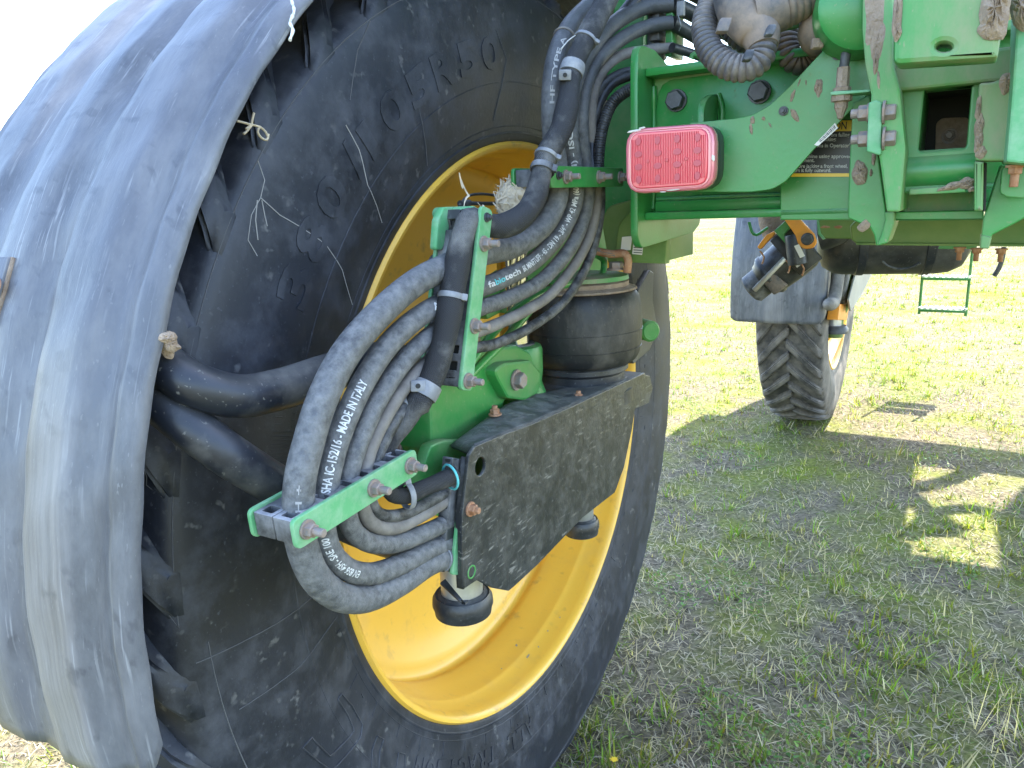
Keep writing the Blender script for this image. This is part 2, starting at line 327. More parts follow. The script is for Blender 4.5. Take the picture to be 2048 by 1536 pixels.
X, Y, Z = Vector((1,0,0)), Vector((0,1,0)), Vector((0,0,1))
def text_mesh(s, size, bold=0.0, depth=0.0):
    cu = bpy.data.curves.new('t', 'FONT'); cu.body = s; cu.size = size; cu.offset = bold*size; cu.resolution_u = 3; cu.extrude = depth
    o = bpy.data.objects.new('t', cu); me = bpy.data.meshes.new_from_object(o); bpy.data.objects.remove(o); bpy.data.curves.remove(cu); me.materials.clear(); return me
def text_flat(name, s, size, org, right, up, m, parent, bold=0.01, width=None):
    me = text_mesh(s, size, bold); right = Vector(right); up = Vector(up)
    if width:
        w0 = max(v.co.x for v in me.vertices); k = width/w0
    else: k = 1.0
    for v in me.vertices: v.co = Vector(org)+right*(v.co.x*k)+up*v.co.y
    return obj(name, me, m, parent, False)
def refine(me, size):
    bm = bmesh.new(); bm.from_mesh(me)
    for _ in range(4):
        es = [e for e in bm.edges if e.calc_length() > size]
        if not es: break
        bmesh.ops.subdivide_edges(bm, edges=es, cuts=1)
        bmesh.ops.triangulate(bm, faces=[f for f in bm.faces if len(f.verts) > 3])
    bm.to_mesh(me); bm.free()
def text_tube(name, s, size, t, p0, p1, m, parent, bold=0.02, off=0.0005, lift=None):
    """print lettering along a tube from near p0 towards p1, on the side facing lift"""
    i0, i1 = nearest(t, p0), nearest(t, p1); sg = 1 if i1 > i0 else -1; ds = t.L/(len(t.C)-1)
    me = text_mesh(s, size, bold); w0 = max(v.co.x for v in me.vertices); k = abs(i1-i0)*ds/w0
    refine(me, 0.006); im = (i0+i1)//2
    for v in me.vertices:
        fi = i0+sg*(v.co.x*k)/ds; fi = max(0, min(len(t.C)-1.001, fi)); i = int(fi); f = fi-i
        c = t.C[i].lerp(t.C[i+1], f); T = t.T[i].lerp(t.T[i+1], f).normalized()*sg
        n = (lift-T*lift.dot(T)).normalized(); up = n.cross(T)
        a = (v.co.y-size*0.35)/t.r; v.co = c+(n*math.cos(a)+up*math.sin(a))*(t.r+off)
    return obj(name, me, m, parent, False)
# shared bolt shapes, axis +Z pointing out of the surface
def bolt_mesh(name, hexr, hexh, wr, wh, sr, sh, m, dome=False):
    bm = bmesh.new()
    def cyl(r, z0, z1, k, top=None):
        a = [bm.verts.new((r*math.cos(2*math.pi*i/k), r*math.sin(2*math.pi*i/k), z0)) for i in range(k)]
        c = min(0.12*(z1-z0), 0.15*r); rt = r-c if top is None else top
        b = [bm.verts.new((r*math.cos(2*math.pi*i/k), r*math.sin(2*math.pi*i/k), z1-c)) for i in range(k)]
        d = [bm.verts.new((rt*math.cos(2*math.pi*i/k), rt*math.sin(2*math.pi*i/k), z1)) for i in range(k)]
        for i in range(k):
            j = (i+1) % k; bm.faces.new((a[i],a[j],b[j],b[i])); bm.faces.new((b[i],b[j],d[j],d[i]))
        bm.faces.new(d)
    if wr: cyl(wr, 0, wh, 18)
    cyl(hexr, wh, wh+hexh, 6)
    if sr: cyl(sr, wh+hexh-0.001, wh+hexh+sh, 12)
    me = bpy.data.meshes.new(name); bm.to_mesh(me); bm.free(); me.materials.append(m); return me
B_NUT = bolt_mesh('bolt', 0.0085, 0.009, 0.0115, 0.003, 0.005, 0.014, M['zinc'])
B_RUST = bolt_mesh('bolt', 0.0085, 0.008, 0.0115, 0.003, 0.005, 0.006, M['rust'])
B_RUSTS = bolt_mesh('bolt', 0.0085, 0.008, 0.0115, 0.003, 0.005, 0.016, M['rust'])
B_BIG = bolt_mesh('bolt', 0.0170, 0.014, 0.0195, 0.003, 0, 0, M['boltblack'])
B_GREY = bolt_mesh('bolt', 0.0150, 0.013, 0.0195, 0.004, 0, 0, M['zinc'])
B_SMALL = bolt_mesh('rivet', 0.0055, 0.004, 0.007, 0.002, 0.003, 0.003, M['boltblack'])
B_MED = bolt_mesh('bolt', 0.0102, 0.0115, 0.0125, 0.003, 0.0062, 0.009, M['zinc'])
B_MEDH = bolt_mesh('bolt', 0.0102, 0.0125, 0.0150, 0.003, 0, 0, M['zinc'])
def bolt(src, p, d, parent, spin=None, name='bolt'):
    return inst(name, src, frame(p, d, random.random()*1.0 if spin is None else spin), parent)
# ================================================================== ground
def terrain():
    n = 90; xs = np.sign(np.linspace(-1,1,n))*np.abs(np.linspace(-1,1,n))**3.2*900; ys = xs.copy()
    vs = []; fs = []
    for j in range(n):
        for i in range(n):
            x, y = xs[i]+0.5, ys[j]+2
            d = math.hypot(x, y); h = 0.012*math.sin(x*1.7+0.3)*math.cos(y*1.3) if d < 30 else 0
            vs.append((x, y, h-0.012))
    for j in range(n-1):
        for i in range(n-1): fs.append((j*n+i, j*n+i+1, (j+1)*n+i+1, (j+1)*n+i))
    return mesh('ground', vs, fs)
def ground_mat():
    m = bpy.data.materials.new('field_soil_and_thatch'); m.use_nodes = True; t = m.node_tree; N = t.nodes; L = t.links; b = N['Principled BSDF']
    tc = N.new('ShaderNodeTexCoord')
    def noise(s, d=8, r=0.6):
        n = N.new('ShaderNodeTexNoise'); n.inputs['Scale'].default_value = s; n.inputs['Detail'].default_value = d; n.inputs['Roughness'].default_value = r; L.new(tc.outputs['Object'], n.inputs['Vector']); return n
    a, c, e = noise(3.0), noise(45, 6, 0.7), noise(0.5, 4)
    r1 = N.new('ShaderNodeValToRGB'); r1.color_ramp.elements[0].color = (0.055,0.047,0.032,1); r1.color_ramp.elements[1].color = (0.28,0.235,0.16,1); r1.color_ramp.elements[0].position = 0.35; r1.color_ramp.elements[1].position = 0.7
    r2 = N.new('ShaderNodeValToRGB'); r2.color_ramp.elements[0].color = (0.075,0.10,0.014,1); r2.color_ramp.elements[1].color = (0.23,0.26,0.03,1); r2.color_ramp.elements[0].position = 0.3; r2.color_ramp.elements[1].position = 0.7
    L.new(c.outputs[0], r1.inputs[0]); L.new(c.outputs[0], r2.inputs[0])
    ad = N.new('ShaderNodeMath'); ad.operation = 'ADD'; L.new(a.outputs[0], ad.inputs[0]); L.new(e.outputs[0], ad.inputs[1])
    mr = N.new('ShaderNodeMapRange'); mr.inputs[1].default_value = 0.90; mr.inputs[2].default_value = 1.22; L.new(ad.outputs[0], mr.inputs[0])
    mx = N.new('ShaderNodeMix'); mx.data_type = 'RGBA'; L.new(mr.outputs[0], mx.inputs[0]); L.new(r1.outputs[0], mx.inputs[6]); L.new(r2.outputs[0], mx.inputs[7]); L.new(mx.outputs[2], b.inputs['Base Color'])
    b.inputs['Roughness'].default_value = 0.95; b.inputs['Specular IOR Level'].default_value = 0.1
    bp = N.new('ShaderNodeBump'); bp.inputs['Strength'].default_value = 0.6; bp.inputs['Distance'].default_value = 0.03; L.new(c.outputs[0], bp.inputs['Height']); L.new(bp.outputs[0], b.inputs['Normal'])
    return m
tag(obj('ground', terrain(), ground_mat()), 'short patchy pasture ground under the machine', kind='structure')

# ================================================================== the sprayer
SPR = empty('sprayer', (1.7, 2.0, 0.0))
tag(SPR, 'green self-propelled crop sprayer with yellow wheel rims, hoses and black fenders', 'sprayer')
WC = Vector((0,0,1.02))
# ---- tyre profile (x, r), inboard bead to outboard bead
TP = [(0.160,0.655),(0.171,0.668),(0.174,0.672),(0.176,0.690),(0.186,0.735),(0.196,0.780),(0.2005,0.825),(0.1998,0.862),(0.1970,0.900),(0.1940,0.928),(0.1905,0.950),(0.1845,0.968),(0.174,0.979),(0.155,0.986),(0.12,0.990),(0.07,0.992),(0,0.993)]
TP = TP+[(-x,r) for x,r in TP[-2::-1]]
def side_x(r):
    for (x0,r0),(x1,r1) in zip(TP, TP[1:]):
        if r0 <= r <= r1: return x0+(x1-x0)*(r-r0)/(r1-r0)
    return 0.17
LT = [(-0.010,1.024),(0.04,1.024),(0.09,1.022),(0.130,1.016),(0.156,1.010),(0.170,1.002),(0.1790,0.991),(0.1840,0.978),(0.1870,0.963),(0.1885,0.948)]   # top of a lug, flush with the sidewall at its end
LB = [(-0.010,0.988),(0.04,0.988),(0.09,0.986),(0.115,0.984),(0.140,0.982),(0.155,0.978),(0.166,0.973),(0.176,0.965),(0.182,0.957),(0.186,0.946)]
def lug_mesh(sgn, m):
    """one curved lug about the X axis, local origin at wheel centre"""
    vs = []; fs = []; K = len(LT)-1; s = 0.0
    for k in range(K+1):
        if k: s += math.hypot(LT[k][0]-LT[k-1][0], LT[k][1]-LT[k-1][1])
        t = s/0.30; ang = math.radians(15.5)*min(t/0.72, 1)**1.1; wd = math.radians(1.30+0.85*min(t,1)-1.5*max(0, t-0.72)); fl = 1.45+0.9*max(0, t-0.62)
        for (p, da) in ((LB[k],-fl),(LT[k],-1.0),(LT[k],1.0),(LB[k],fl)):
            a = ang+wd*da; vs.append((sgn*p[0], p[1]*math.cos(a), p[1]*math.sin(a)))
    for k in range(K):
        for j in range(3): fs.append((k*4+j, k*4+j+1, (k+1)*4+j+1, (k+1)*4+j))
    fs += [(0,1,2,3), (K*4+3,K*4+2,K*4+1,K*4)]
    me = mesh('lug', vs, fs); bm = bmesh.new(); bm.from_mesh(me); bmesh.ops.recalc_face_normals(bm, faces=bm.faces); bmesh.ops.bevel(bm, geom=[e for e in bm.edges if e.calc_face_angle(0) > 0.5], offset=0.006, segments=2, affect='EDGES'); bm.to_mesh(me); bm.free()
    me.polygons.foreach_set('use_smooth', [True]*len(me.polygons)); sharp(me, 60)
    me.materials.append(m); return me
NL = 38
def wheel(name, c, rotz, tm, lm, label, lugs, dirn=1):
    R = Matrix.Translation(c) @ Matrix.Rotation(rotz, 4, 'Z')
    e = empty(name, c, SPR); tag(e, label)
    ax = Matrix.Rotation(rotz, 3, 'Z') @ X
    t = lathe('tyre', [(r, x) for x, r in TP], c, ax, tm, e, 144, 60)
    rim = lathe('rim', [(0.662,0.150),(0.668,0.170),(0.662,0.1775),(0.655,0.176),(0.649,0.165),(0.646,0.150),(0.6455,0.118),(0.639,0.108),(0.6365,0.098),(0.637,0.088),(0.630,0.060),(0.624,0.020),(0.6235,0.006),(0.627,0.000),(0.6265,-0.012),(0.618,-0.020),
          (0.603,-0.024),(0.585,-0.030),(0.56,-0.050),(0.50,-0.060),(0.40,-0.066),(0.33,-0.052),(0.28,-0.045),(0.22,-0.045),(0.0,-0.045)], c, ax, M['yellow'], e, 128, 50)
    rim2 = lathe('rim_barrel', [(0.662,-0.150),(0.668,-0.172),(0.655,-0.176),(0.646,-0.15),(0.632,-0.06),(0.632,-0.03)], c, ax, M['yellow'], e, 96, 50)
    ma, mb = lug_mesh(1, lm), lug_mesh(-1, lm)
    for i in range(lugs):
        a = 2*math.pi*i/lugs
        inst('lug', ma, R @ Matrix.Rotation(a, 4, 'X') @ Matrix.Scale(1, 4), e)
        inst('lug', mb, R @ Matrix.Rotation(a+math.pi/lugs, 4, 'X'), e)
    return e
RW = wheel('rear_wheel', WC, 0.0, M['tyre'], M['tyre'], 'large rear wheel with dark tyre and yellow rim', NL)
FWC = Vector((0.18, 4.0, 1.02))
FW = wheel('front_wheel', FWC, math.radians(1.0), M['front_tyre'], M['front_tyre'], 'front wheel with chunky tread standing on grass', NL)
# raised sidewall lettering: clockwise, tops outward
def side_text(name, s, size, r0, th_mid, span, parent, depth=0.0006, bold=0.03, m=None):
    me = text_mesh(s, size, bold, depth); xs = [v.co.x for v in me.vertices]; x0, x1 = min(xs), max(xs); refine(me, 0.02)
    for v in me.vertices:
        f = (v.co.x-(x0+x1)/2)/(x1-x0); th = math.radians(th_mid-f*span); r = r0+v.co.y-size*0.36
        v.co = WC+Vector((side_x(r)+v.co.z+0.0011, r*math.cos(th), r*math.sin(th)))
    return obj(name, me, m or M['emboss'], parent, False)
def side_word(s, size, r0, th_mid, span, **k):
    n = len(s); st = span/(n-1)
    for i, ch in enumerate(s):
        if ch != ' ': side_text('sidewall_letter', ch, size, r0, th_mid+span/2-i*st, min(st*0.80, st*0.30 if ch in '/1' else 90), RW, **k)
side_word('105R50', 0.080, 0.838, 115.5, 29)
side_word('380/', 0.080, 0.842, 141.2, 15.5)
side_word('ALL TRACTION', 0.050, 0.752, -116, 37)
def side_ring(name, r, w=0.0012, h=0.0012):
    vs = []; fs = []; n = 160
    for i in range(n):
        a = 2*math.pi*i/n
        for rr, hh in ((r-w,-0.0005),(r,h),(r+w,-0.0005)): vs.append(WC+Vector((side_x(rr)+hh, rr*math.cos(a), rr*math.sin(a))))
    for i in range(n):
        j = (i+1) % n
        for k in range(2): fs.append((i*3+k, i*3+k+1, j*3+k+1, j*3+k))
    return obj(name, mesh(name, vs, fs), M['emboss'], RW)
side_ring('bead_ring', 0.684, 0.0035, 0.0022); side_ring('bead_ring', 0.698, 0.0014, 0.0012); side_ring('sidewall_ring', 0.782, 0.0012, 0.001)
def side_stroke(name, pts, w, h=0.002, m=None):
    """raised bead along (theta deg, r) points on the inboard sidewall"""
    C = [WC+Vector((side_x(r)+0.0004, r*math.cos(math.radians(t)), r*math.sin(math.radians(t)))) for t, r in pts]
    return tube(name, C, w, m or M['emboss'], RW, 6, raw=True, cap=False).o
def dense(pts, closed=True, st=1.5):
    out = []; n = len(pts)
    for i in range(n if closed else n-1):
        a, b = pts[i], pts[(i+1) % n]; k = max(2, int(abs(a[0]-b[0])/st)+int(abs(a[1]-b[1])/0.02)+1)
        for j in range(k): out.append((a[0]+(b[0]-a[0])*j/k, a[1]+(b[1]-a[1])*j/k))
    out.append(pts[0] if closed else pts[-1]); return out
def pix_side(q):
    p = at(q[0], q[1], x=0.197)-WC; return (math.degrees(math.atan2(p.z, p.y)), math.hypot(p.y, p.z))
side_stroke('sidewall_emblem', dense([pix_side(q) for q in [(690,1390),(712,1415),(732,1452),(724,1476),(660,1540),(602,1494),(620,1474),(657,1511),(712,1463),(700,1432),(680,1400)]]), 0.0016)
side_stroke('sidewall_emblem', dense([pix_side(q) for q in [(762,1475),(748,1500),(742,1540),(756,1546),(764,1505),(776,1482)]]), 0.0014)
side_stroke('sidewall_emblem', dense([pix_side(q) for q in [(805,1508),(790,1555),(812,1560),(818,1512)]]), 0.0014)
for (t0, r0, t1, r1, nst) in ((157.5,0.812,163.5,0.826,9),(158.5,0.776,163,0.790,7),(163.5,0.775,166.5,0.828,8)):
    for k in range(nst):      # hatched moulding marks
        f = k/(nst-1); th = t0+(t1-t0)*f
        side_stroke('moulding_mark', [(th, r0), (th, r1)], 0.0007)
for k in range(56):           # short flash ticks near the rim
    th = -175+k*3.9+random.uniform(-1,1); r = random.choice((0.705,0.715,0.725,0.74)); 
    if k % 2: side_stroke('rubber_tick', dense([(th, r), (th+0.9, r+random.uniform(-.004,.004))], False), 0.0009)
    else: side_stroke('rubber_tick', [(th, 0.700), (th+0.1, 0.700+random.uniform(0.01,0.035))], 0.0007)
# drips of spray and dried mud on the sidewall (real stains)
def stain(name, pts, w, m):
    C = [WC+Vector((side_x(r)+0.0003, r*math.cos(math.radians(t)), r*math.sin(math.radians(t)))) for t, r in pts]
    return tube(name, C, w, m, RW, 6, raw=True, cap=False).o
M['drip'] = plain('dried_drip', (0.30,0.29,0.28), 0.9); M['scrape'] = plain('scrape_mark', (0.085,0.085,0.09), 0.9)
for pl in ([(527,320),(535,360),(526,395)],[(526,395),(560,430),(600,455),(650,490),(690,540),(722,610)],[(526,395),(508,430),(500,480),(516,512)],[(520,400),(515,440),(518,480)],[(528,400),(532,430),(536,452)],
           [(690,250),(715,300),(735,370)],[(735,370),(760,410),(778,445)]):
    stain('drip_stain', dense([pix_side(q) for q in pl], False), random.uniform(0.0005,0.0009), M['drip'])
for pl in ([(690,1240),(600,1330),(480,1420)],[(690,1160),(560,1240),(400,1330)],[(320,1170),(370,1260),(420,1285)],[(340,840),(380,900),(420,940)],[(700,200),(720,100),(750,40)],[(830,200),(860,290),(870,330)],[(1000,240),(1010,120),(990,60)],[(300,900),(320,960),(345,1000)]):
    stain('scrape_mark', dense([pix_side(q) for q in pl], False), random.uniform(0.0005,0.0009), M['scrape'])

M['chip'] = plain('bare_paint_chip', (0.30,0.29,0.28), 0.6); M['grime'] = plain('dried_grime', (0.30,0.19,0.06), 0.9)
def in_rim(px, py, R):
    v = at(px, py, d=1.0)-CAM; o = CAM-WC; a = v.y**2+v.z**2; b = 2*(o.y*v.y+o.z*v.z); c = o.y**2+o.z**2-R*R
    return CAM+v*((-b+math.sqrt(b*b-4*a*c))/(2*a))
def rim_mark(name, q, R, rx, ry, m, ang=0.0):
    p = in_rim(*q, R); n = Vector((0, -p.y, -(p.z-1.02))).normalized(); u = (X*math.cos(ang)+n.cross(X)*math.sin(ang)); v = n.cross(u)
    pts = [p+u*(math.cos(t)*rx*random.uniform(0.6,1.2))+v*(math.sin(t)*ry*random.uniform(0.6,1.2)) for t in np.linspace(0, 2*math.pi, 11)[:-1]]
    pts = [Vector((w_.x, *(Vector((w_.y, w_.z-1.02)).normalized()*(R-0.0008))[:]))+Vector((0,0,1.02)) for w_ in pts]
    obj(name, mesh(name, pts, [tuple(range(10))]), m, RW, False)
for q, R, rx, ry, an in (((1033,1291),0.6315,0.003,0.006,0.4),((1056,1313),0.6345,0.003,0.010,0.2),((1077,1294),0.6355,0.002,0.004,0.9),((1096,1262),0.6365,0.002,0.004,0.5),((1120,1235),0.637,0.0015,0.003,0.1),((1003,1338),0.6335,0.002,0.003,0.3)): rim_mark('paint_chip', q, R, rx, ry, M['chip'], an)
# ---- fender over the rear wheel
def fender(name, c, rotz, prof, th0, th1, m, corner, thick, label, wob=0.004, rec=None):
    """shell swept about the axle; prof = (x, r)"""
    xs = [p[0] for p in prof]; vs = []; fs = []
    px = []
    for a, b in zip(prof, prof[1:]):
        k = max(1, int(abs(b[0]-a[0])/0.012))
        for j in range(k): f = j/k; px.append((a[0]+(b[0]-a[0])*f, a[1]+(b[1]-a[1])*f))
    px.append(prof[-1]); n = len(px); K = 130; R = Matrix.Rotation(rotz, 3, 'Z')
    for i in range(K+1):
        for (x, r) in px:
            f = i/K; xe = min(abs(x-px[0][0]), abs(x-px[-1][0]))
            cut = corner*(1-math.sqrt(max(0, 1-(1-min(1, xe/corner))**2)))/r      # rounded lower corner, in radians
            t1 = th1-math.degrees(cut); t0 = th0+math.degrees(cut)
            th = t0+(t1-t0)*f; a = math.radians(th)
            rr = r+(1-(abs(x)/0.28)**3)*wob*math.sin(x*14+th*0.11)*math.sin(th*0.075+1.0)+0.0015*math.sin(th*0.9+x*40)*math.sin(th*0.31)
            if rec:
                for (rx, rw, ta, tb, dep) in rec:
                    g = max(0, 1-((x-rx)/rw)**2)
                    e = 1/(1+math.exp(-(th-ta)*1.1))*1/(1+math.exp((th-tb)*1.1)); rr += dep*g*e
            vs.append(Vector(c)+R @ Vector((x, rr*math.cos(a), rr*math.sin(a))))
    for i in range(K):
        for j in range(n-1): fs.append((i*n+j, (i+1)*n+j, (i+1)*n+j+1, i*n+j+1))
    me = mesh(name, vs, fs); o = obj(name, me, m, SPR, True)
    bm = bmesh.new(); bm.from_mesh(me); bmesh.ops.recalc_face_normals(bm, faces=bm.faces)
    # make normals point away from the axle
    f0 = bm.faces[:][len(bm.faces)//2]
    if (f0.calc_center_median()-Vector(c)).dot(f0.normal) < 0: bmesh.ops.reverse_faces(bm, faces=bm.faces)
    bm.to_mesh(me); bm.free()
    s = o.modifiers.new('thickness', 'SOLIDIFY'); s.thickness = thick; s.offset = -1.0
    tag(o, label); return o
FP = [(0.272,1.066),(0.266,1.076),(0.250,1.087),(0.236,1.0825),(0.222,1.080),(0.208,1.083),(0.199,1.098),(0.186,1.104),(0.115,1.106),(0.104,1.102),(0.09,1.098),(0.06,1.097),(0.045,1.102),(0.03,1.108),(0.0,1.109)]
FP = FP+[(-x, r) for x, r in FP[-2::-1]]
RF = fender('rear_fender', WC, 0.0, FP, 52, 186.0, M['fender'], 0.055, 0.0045, 'weathered grey-black plastic fender curving over rear tyre', 0.0035,
            rec=[(0.075,0.035,118,141,-0.014),(0.075,0.030,152.0,182.5,-0.010)])
# bolt plate on the fender with dried mud beneath
pc = at(16, 582, d=1.0); 
def on_fender(px, py, R=1.112):
    v = at(px, py, d=1.0)-CAM; o = CAM-WC; a = v.y**2+v.z**2; b = 2*(o.y*v.y+o.z*v.z); c = o.y**2+o.z**2-R*R
    return CAM+v*((-b-math.sqrt(b*b-4*a*c))/(2*a))
pc = on_fender(-22, 582); nn = Vector((0, pc.y, pc.z-1.02)).normalized(); uu = X; vv = nn.cross(uu)
pl = block('mounting_plate', pc, uu, vv, nn, 0.062, 0.088, 0.008, M['fender'], RF, 0.003)
block('mud_line', pc-nn*0.003+uu*0.001, uu, vv, nn, 0.0645, 0.0905, 0.006, M['mud'], RF, 0.002)
bolt(B_RUST, on_fender(-8, 574, 1.118), nn, RF)
M['mudfilm'] = mat('brown_water_stain', (0.20,0.15,0.115), 0.7, (0.30,0.25,0.21), 0.8, 40)
# paint-like resin drip near the top
dr = [on_fender(x, y, 1.0875) for x, y in ((583,0),(588,25),(580,45),(586,60),(580,80))]
tube('white_drip', dr, 0.0022, M['white'], RF, 6, 0.006, rf=lambda f, s: 0.6+0.5*math.sin(s*160)**2)
# ---- fender support tubes
tb = tube('fender_strut', ats([(262,672,dict(x=0.14)),(300,708,dict(x=0.20)),(380,765,dict(x=0.262)),(470,792,dict(x=0.285)),(560,778,dict(x=0.29)),(660,745,dict(x=0.295)),(760,720,dict(x=0.295)),(860,745,dict(x=0.29)),(905,800,dict(x=0.285)),(912,870,dict(x=0.28)),(900,960,dict(x=0.275))]), 0.0265, M['tube'], SPR, 24)
tag(tb.o, 'upper curved black tube holding the rear fender')
tb2 = tube('fender_strut', ats([(255,752,dict(x=0.14)),(320,805,dict(x=0.22)),(450,905,dict(x=0.285)),(580,985,dict(x=0.29)),(720,1060,dict(x=0.285)),(860,1110,dict(x=0.27))]), 0.026, M['tube'], SPR, 24)
tag(tb2.o, 'lower straight black tube holding the rear fender')
tube('dark_bracket_tube', ats([(845,740),(850,800),(850,880),(842,950)], x=0.22), 0.020, M['tube'], SPR, 16)

# ================================================================== hub, strut and air spring
hub = lathe('wheel_hub', [(0.0,0.16),(0.10,0.16),(0.115,0.15),(0.12,0.05),(0.17,0.04),(0.18,0.03),(0.18,-0.02),(0.24,-0.03),(0.24,-0.047)], WC, X, M['green'], SPR, 48)
tag(hub, 'green wheel hub in the shade behind the shield')
for k in range(10):
    a = 2*math.pi*k/10; bolt(B_GREY, WC+Vector((-0.030, 0.21*math.cos(a), 0.21*math.sin(a))), X, hub)
AB = Vector((0.305, 0.000, 0))
zt = at(1180, 575, y=AB.y).z; zb = at(1165, 770, y=AB.y).z
def airspring():
    h = zt-zb
    e = empty('air_spring', (AB.x, AB.y, zb), SPR); tag(e, 'black rubber air spring bellows between green mounts')
    c = Vector((AB.x, AB.y, zb))
    lathe('bellows', [(0.0,h*0.99),(0.110,h*0.988),(0.122,h*0.97),(0.130,h*0.92),(0.1345,h*0.82),(0.1365,h*0.70),(0.1370,h*0.58),(0.1355,h*0.46),(0.1315,h*0.36),(0.124,h*0.295),(0.114,h*0.262),(0.104,h*0.248),(0.10,h*0.25)], c, Z, M['bellows'], e, 72)
    for f in (0.60, 0.43): lathe('mould_seam', [(0.133,h*f-0.0012),(0.1384 if f > 0.5 else 0.1358,h*f),(0.133,h*f+0.0012)], c, Z, M['bellows'], e, 72)
    lathe('piston', [(0.095,h*0.26),(0.106,h*0.235),(0.106,h*0.19),(0.098,h*0.16),(0.098,h*0.09),(0.104,h*0.06),(0.112,h*0.03),(0.118,0.0),(0.118,-0.03)], c, Z, M['black'], e, 64)
    lathe('bead_plate', [(0.0,h*1.075),(0.10,h*1.075),(0.108,h*1.06),(0.108,h*1.02),(0.124,h*1.0),(0.126,h*0.985),(0.12,h*0.975)], c, Z, M['mud'], e, 64)
    lathe('top_plate', [(0.0,h*1.13),(0.096,h*1.13),(0.106,h*1.12),(0.108,h*1.08),(0.0,h*1.075)], c, Z, M['green_dusty'], e, 64)
    return e
AS = airspring()
bolt(B_GREY, at(1232, 540, y=-0.02), Z, AS)
# brown elbow fitting and hose on top of the spring
tube('elbow_fitting', ats([(1192,502),(1222,508),(1250,508),(1256,520),(1254,545)], y=-0.03), 0.0085, M['rust'], AS, 12, 0.004)
tube('air_line', ats([(1186,495),(1205,505),(1232,509)], y=-0.032), 0.0065, M['hose_pale'], AS, 10, 0.005)
# olive spring mount (box with arched top) and identification plates
om = plate('spring_mount', ats([(1212,500),(1202,440),(1216,412),(1260,400),(1340,400),(1340,520),(1215,530)], y=0.02), -Y, 0.16, M['olive'], SPR, [0.0,0.02,0.03,0.03,0,0,0.01], 0.004)
tag(om, 'olive green box mount above the air spring')
plate('mount_face', ats([(1228,524),(1236,450),(1262,418),(1340,412),(1330,528)], y=-0.005), -Y, 0.03, M['olive'], om, [0.01,0.02,0.03,0,0], 0.003)
plate('identification_plate', ats([(1241,502),(1244,474),(1264,472),(1261,500)], y=-0.009), -Y, 0.0012, M['lwhite'], om, 0.001, 0.0003)
plate('identification_plate', ats([(1264,508),(1267,484),(1287,486),(1284,510)], y=-0.009), -Y, 0.0012, M['lwhite'], om, 0.001, 0.0003)
for k in range(4): plate('plate_line', ats([(1267,489+k*5),(1284,490+k*5),(1284,491.6+k*5),(1267,490.6+k*5)], y=-0.0104), -Y, 0.0003, M['lblack'], om, 0, 0.0001)
# drop leg casting under the end of the beam
dl = plate('drop_leg', ats([(1150,430),(1165,330),(1182,270),(1215,200),(1262,186),(1330,190),(1330,420),(1250,440),(1200,455)], y=0.06), -Y, 0.20, M['green'], SPR, 0.012, 0.004)
tag(dl, 'green drop leg casting below the end of the axle beam')
tower = plate('strut_tower', ats([(1206,200),(1222,60),(1232,-60),(1290,-60),(1288,60),(1282,210)], y=0.10), -Y, 0.14, M['green'], SPR, 0, 0.006)
tag(tower, 'green square strut tower rising behind the hoses')
plate('tower_side_plate', ats([(1292,-60),(1291,150),(1303,150),(1305,-60)], y=0.12), -Y, 0.08, M['clamp'], tower, 0, 0.002)
# kingpin: polished rod, sleeve and knuckle
KP = at(1030, 690, x=0.265)
kn = empty('kingpin', (KP.x, KP.y, KP.z-0.2), SPR); tag(kn, 'polished suspension rod sliding into a green knuckle casting')
rodtop = at(1046, 560, x=KP.x)
lathe('polished_rod', [(0.0,0.20),(0.030,0.20),(0.030,-0.03),(0.0,-0.03)], KP, Z, M['steel'], kn, 40)
lathe('rod_seal', [(0.031,0.004),(0.040,0.004),(0.042,-0.004),(0.042,-0.012),(0.031,-0.014)], KP, Z, M['black'], kn, 40)
lathe('sleeve', [(0.041,0.002),(0.052,-0.001),(0.055,-0.010),(0.055,-0.05),(0.052,-0.075),(0.060,-0.10),(0.066,-0.22),(0.066,-0.30),(0.0,-0.30)], KP, Z, M['green'], kn, 44)
plate('upper_bracket', ats([(962,600),(1010,556),(1060,520),(1100,470),(1150,440),(1210,452),(1230,500),(1190,560),(1120,578),(1050,600),(975,640)], x=0.25), X, 0.05, M['green'], kn, 0.01, 0.003)
kf = plate('knuckle_casting', ats([(858,760),(900,720),(960,700),(1035,690),(1062,705),(1085,748),(1080,785),(1050,805),(1010,798),(1000,860),(1010,960),(880,960),(862,900)], x=0.315), X, 0.08, M['green'], kn, 0.014, 0.006)
plate('knuckle_boss', ats([(985,740),(1010,725),(1062,720),(1084,745),(1080,785),(1050,802),(1015,797)], x=0.335), X, 0.03, M['green'], kn, 0.02, 0.005)
bolt(B_GREY, at(1032, 760, x=0.336), X, kn, 0.3); bolt(B_NUT, at(1074, 717, x=0.30), Vector((0.6,-0.8,0)), kn)
plate('knuckle_web', ats([(780,960),(800,935),(830,940),(850,925),(862,890),(890,880),(960,880),(960,1000),(790,1000)], x=0.345), X, 0.02, M['green'], kn, 0.012, 0.003)
tube('green_rod', ats([(935,735),(985,668),(1040,612),(1110,575),(1180,560),(1206,546),(1208,522),(1190,507)], x=0.345), 0.0075, M['green'], kn, 12, 0.008)
tube('green_rod', ats([(920,772),(960,730),(1000,690),(1060,620)], x=0.34), 0.008, M['green'], kn, 12, 0.008)
